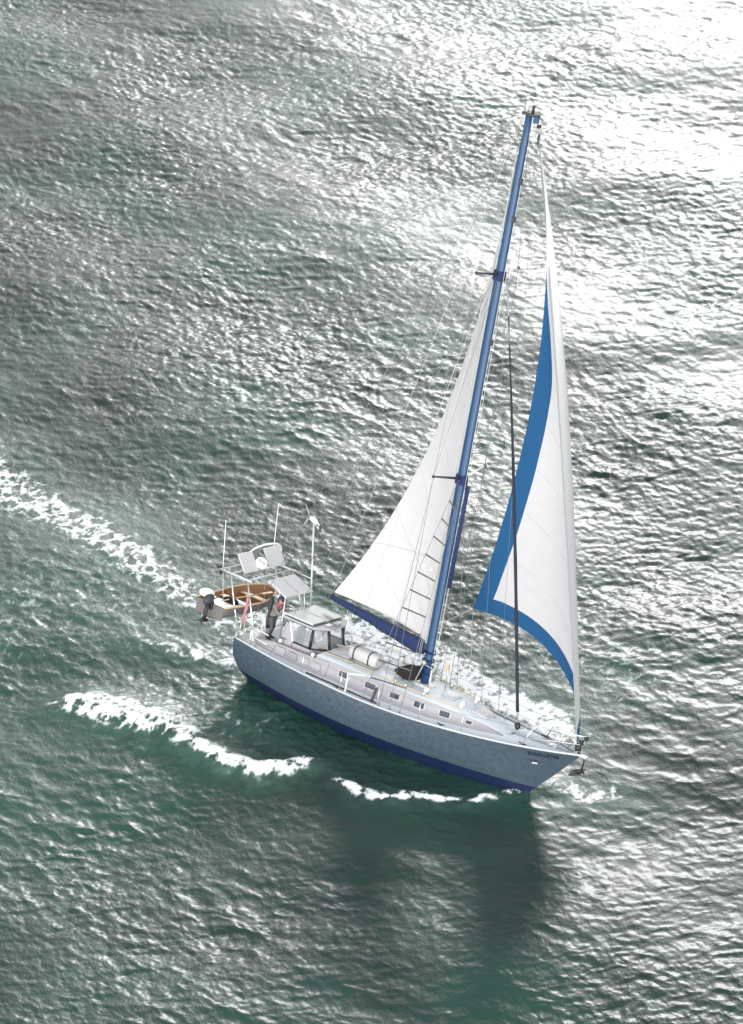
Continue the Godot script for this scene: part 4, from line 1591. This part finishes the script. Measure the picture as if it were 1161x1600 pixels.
# ---------------------------------------------------------------- person
func nets(m: MB, caps: Array, lo: Vector3, hi: Vector3, cell: float, k: float):
	var nx := int((hi.x - lo.x) / cell) + 2
	var ny := int((hi.y - lo.y) / cell) + 2
	var nz := int((hi.z - lo.z) / cell) + 2
	var f := PackedFloat32Array()
	f.resize(nx * ny * nz)
	f.fill(1.0)
	for c in caps:
		var a: Vector3 = c[0]
		var b: Vector3 = c[1]
		var ra: float = c[2]
		var rb: float = c[3]
		var pad := maxf(ra, rb) + k + 2.5 * cell
		var p0 := ((a.min(b) - Vector3.ONE * pad - lo) / cell).floor()
		var p1 := ((a.max(b) + Vector3.ONE * pad - lo) / cell).ceil()
		var ab := b - a
		var l2 := maxf(ab.length_squared(), 1e-9)
		for iz in range(maxi(int(p0.z), 0), mini(int(p1.z), nz - 1) + 1):
			for iy in range(maxi(int(p0.y), 0), mini(int(p1.y), ny - 1) + 1):
				for ix in range(maxi(int(p0.x), 0), mini(int(p1.x), nx - 1) + 1):
					var p := lo + Vector3(ix, iy, iz) * cell
					var t := clampf((p - a).dot(ab) / l2, 0, 1)
					var d := (p - a - ab * t).length() - lerpf(ra, rb, t)
					var i := (iz * ny + iy) * nx + ix
					var o := f[i]
					var h := maxf(k - absf(o - d), 0.0) / k
					f[i] = minf(o, d) - h * h * k * 0.25
	var vid := {}
	var corner := [Vector3i(0, 0, 0), Vector3i(1, 0, 0), Vector3i(0, 1, 0), Vector3i(1, 1, 0), Vector3i(0, 0, 1), Vector3i(1, 0, 1), Vector3i(0, 1, 1), Vector3i(1, 1, 1)]
	var edges := [[0, 1], [2, 3], [4, 5], [6, 7], [0, 2], [1, 3], [4, 6], [5, 7], [0, 4], [1, 5], [2, 6], [3, 7]]
	m.smooth(true)
	for iz in nz - 1:
		for iy in ny - 1:
			for ix in nx - 1:
				var vals := []
				var neg := 0
				for q in corner:
					var v: float = f[((iz + q.z) * ny + iy + q.y) * nx + ix + q.x]
					vals.append(v)
					if v < 0:
						neg += 1
				if neg == 0 or neg == 8:
					continue
				var s := Vector3()
				var n := 0
				for e in edges:
					var va: float = vals[e[0]]
					var vb: float = vals[e[1]]
					if (va < 0) != (vb < 0):
						s += Vector3(corner[e[0]]).lerp(Vector3(corner[e[1]]), va / (va - vb))
						n += 1
				vid[Vector3i(ix, iy, iz)] = lo + (Vector3(ix, iy, iz) + s / n) * cell
	for key in vid:
		var q: Vector3i = key
		for ax in 3:
			var e1 := Vector3i()
			e1[ax] = 1
			var u := Vector3i()
			u[(ax + 1) % 3] = 1
			var w := Vector3i()
			w[(ax + 2) % 3] = 1
			var va := f[(q.z * ny + q.y) * nx + q.x]
			var qb := q + e1
			if qb.x >= nx or qb.y >= ny or qb.z >= nz:
				continue
			var vb := f[(qb.z * ny + qb.y) * nx + qb.x]
			if (va < 0) == (vb < 0):
				continue
			if not (vid.has(q - u) and vid.has(q - w) and vid.has(q - u - w)):
				continue
			if va < 0:
				m.quad(vid[q], vid[q - w], vid[q - u - w], vid[q - u])
			else:
				m.quad(vid[q], vid[q - u], vid[q - u - w], vid[q - w])

func hand_caps(w: Vector3, fwd: Vector3, down: Vector3, side: Vector3) -> Array:
	var c := []
	var knuckle := w + fwd * 0.085
	for k in 4:
		var o := side * (0.030 - 0.020 * k)
		c.append([w + o * 0.6, knuckle + o, 0.015, 0.013])
		var l: float = [0.040, 0.046, 0.043, 0.034][k]
		var p0 := knuckle + o
		var p1 := p0 + (fwd * 0.9 + down * 0.3).normalized() * l
		var p2 := p1 + (fwd * 0.6 + down * 0.8).normalized() * l * 0.65
		var p3 := p2 + (fwd * 0.1 + down * 1.0).normalized() * l * 0.5
		c.append([p0, p1, 0.010, 0.009])
		c.append([p1, p2, 0.009, 0.0085])
		c.append([p2, p3, 0.0085, 0.008])
	var t0 := w + fwd * 0.02 + side * 0.03
	c.append([t0, t0 + side * 0.025 + fwd * 0.03 + down * 0.01, 0.013, 0.011])
	c.append([t0 + side * 0.025 + fwd * 0.03 + down * 0.01, t0 + side * 0.028 + fwd * 0.06 + down * 0.03, 0.011, 0.009])
	return c

func make_person():
	var p := base("person", boat * Transform3D(Basis(), Vector3(-6.25, 1.45, 0.30)))
	tag(p, "person in a grey brown jacket and dark trousers leaning on the deckhouse roof", "person")
	var hip := Vector3(-0.02, 0.86, 0)
	var chest := Vector3(0.08, 1.20, 0)
	var neck := Vector3(0.15, 1.42, 0)
	var hd := Vector3(0.20, 1.56, 0)
	var caps := []
	var wrists := []
	for s in [-1.0, 1.0]:
		var h := hip + Vector3(0, -0.02, s * 0.09)
		var kn := Vector3(0.03 + 0.04 * s, 0.46, s * 0.11)
		var an := Vector3(-0.06 + 0.06 * s, 0.09, s * 0.12)
		caps.append([h, kn, 0.095, 0.065])
		caps.append([kn, an, 0.065, 0.048])
		caps.append([an + Vector3(-0.03, -0.04, 0), an + Vector3(0.16, -0.05, s * 0.02), 0.045, 0.038])
		var sh := Vector3(0.10, 1.34, s * 0.19)
		var el := Vector3(0.33, 1.13, s * 0.25)
		var wr := Vector3(0.58, 1.28, s * 0.15)
		caps.append([sh, el, 0.065, 0.052])
		caps.append([el, wr, 0.052, 0.036])
		wrists.append(wr)
	caps.append([hip + Vector3(0, 0, -0.06), hip + Vector3(0, 0, 0.06), 0.125, 0.125])
	caps.append([hip + Vector3(0, 0.06, 0), chest, 0.14, 0.15])
	caps.append([chest + Vector3(0, 0.05, -0.08), chest + Vector3(0, 0.05, 0.08), 0.135, 0.135])
	caps.append([Vector3(0.10, 1.34, -0.15), Vector3(0.10, 1.34, 0.15), 0.075, 0.075])
	caps.append([Vector3(0.11, 1.34, 0), neck + Vector3(0.03, 0.05, 0), 0.065, 0.058])
	caps.append([hd + Vector3(-0.02, 0.03, 0), hd + Vector3(0.01, -0.05, 0), 0.095, 0.075])
	var m := MB.new()
	nets(m, caps, Vector3(-0.30, -0.02, -0.40), Vector3(0.80, 1.75, 0.40), 0.022, 0.05)
	# head details and hands on finer grids, in the same surface
	var face := [[hd + Vector3(-0.015, 0.035, 0), hd + Vector3(0.015, -0.045, 0), 0.094, 0.074], [hd + Vector3(0.075, -0.03, 0), hd + Vector3(0.105, -0.045, 0), 0.018, 0.016], [hd + Vector3(0.05, -0.10, 0), hd + Vector3(0.03, -0.07, 0), 0.040, 0.05], [hd + Vector3(0.0, -0.03, 0.088), hd + Vector3(0, 0.01, 0.090), 0.014, 0.016], [hd + Vector3(0.0, -0.03, -0.088), hd + Vector3(0, 0.01, -0.090), 0.014, 0.016], [hd + Vector3(0.082, -0.085, -0.02), hd + Vector3(0.082, -0.085, 0.02), 0.010, 0.010]]
	nets(m, face, hd - Vector3(0.15, 0.20, 0.15), hd + Vector3(0.17, 0.18, 0.15), 0.008, 0.015)
	for i in 2:
		var s := -1.0 if i == 0 else 1.0
		var w: Vector3 = wrists[i]
		nets(m, hand_caps(w, Vector3(0.97, 0.1, -s * 0.2).normalized(), Vector3(0.0, -1, 0), Vector3(-0.1, 0.0, -s).normalized()), w - Vector3(0.06, 0.12, 0.12), w + Vector3(0.24, 0.08, 0.12), 0.006, 0.010)
	var mesh := m.mesh()
	# clothes by region: trousers, jacket, skin
	var out := SurfaceTool.new()
	var mdt := MeshDataTool.new()
	var src := SurfaceTool.new()
	src.create_from(mesh, 0)
	src.index()
	mdt.create_from_surface(src.commit(), 0)
	for i in mdt.get_vertex_count():
		var v := mdt.get_vertex(i)
		var col := Color(0.17, 0.155, 0.145)
		if v.y < 0.10:
			col = Color(0.02, 0.02, 0.022)
		elif v.y < 0.86:
			col = Color(0.075, 0.07, 0.085)
		elif v.y < 0.92:
			col = Color(0.02, 0.02, 0.02)
		if v.y > 1.43 and v.x > 0.02:
			col = Color(0.36, 0.20, 0.145)
		if v.x > 0.575 and v.y > 1.1:
			col = Color(0.36, 0.20, 0.145)
		mdt.set_vertex_color(i, col)
	var am := ArrayMesh.new()
	mdt.commit_to_surface(am)
	var bm := mat(1, 1, 1, 0.8)
	bm.vertex_color_use_as_albedo = true
	put("body", am, bm, p)
	var cap := MB.new()
	cap.ell(hd + Vector3(-0.015, 0.065, 0), Vector3(0.115, 0.085, 0.108))
	put("cap", cap, M.dark, p)
	boxes("cap_brim", hd + Vector3(0.13, 0.06, 0), Vector3(0.10, 0.015, 0.14), M.dark, p, Basis(Vector3(0, 0, 1), -0.2))
	boxes("sunglasses", hd + Vector3(0.088, 0.005, 0), Vector3(0.03, 0.045, 0.15), M.black, p)
	var hair := MB.new()
	hair.ell(hd + Vector3(-0.045, -0.01, 0), Vector3(0.085, 0.10, 0.098))
	put("hair", hair, M.canvas, p)
	var scf := MB.new()
	scf.torus(neck + Vector3(0.0, -0.03, 0), Vector3(0.35, 0.9, 0), 0.075, 0.042)
	scf.ell(neck + Vector3(0.09, -0.10, 0.02), Vector3(0.045, 0.10, 0.06))
	put("red_scarf", scf, M.red, p)
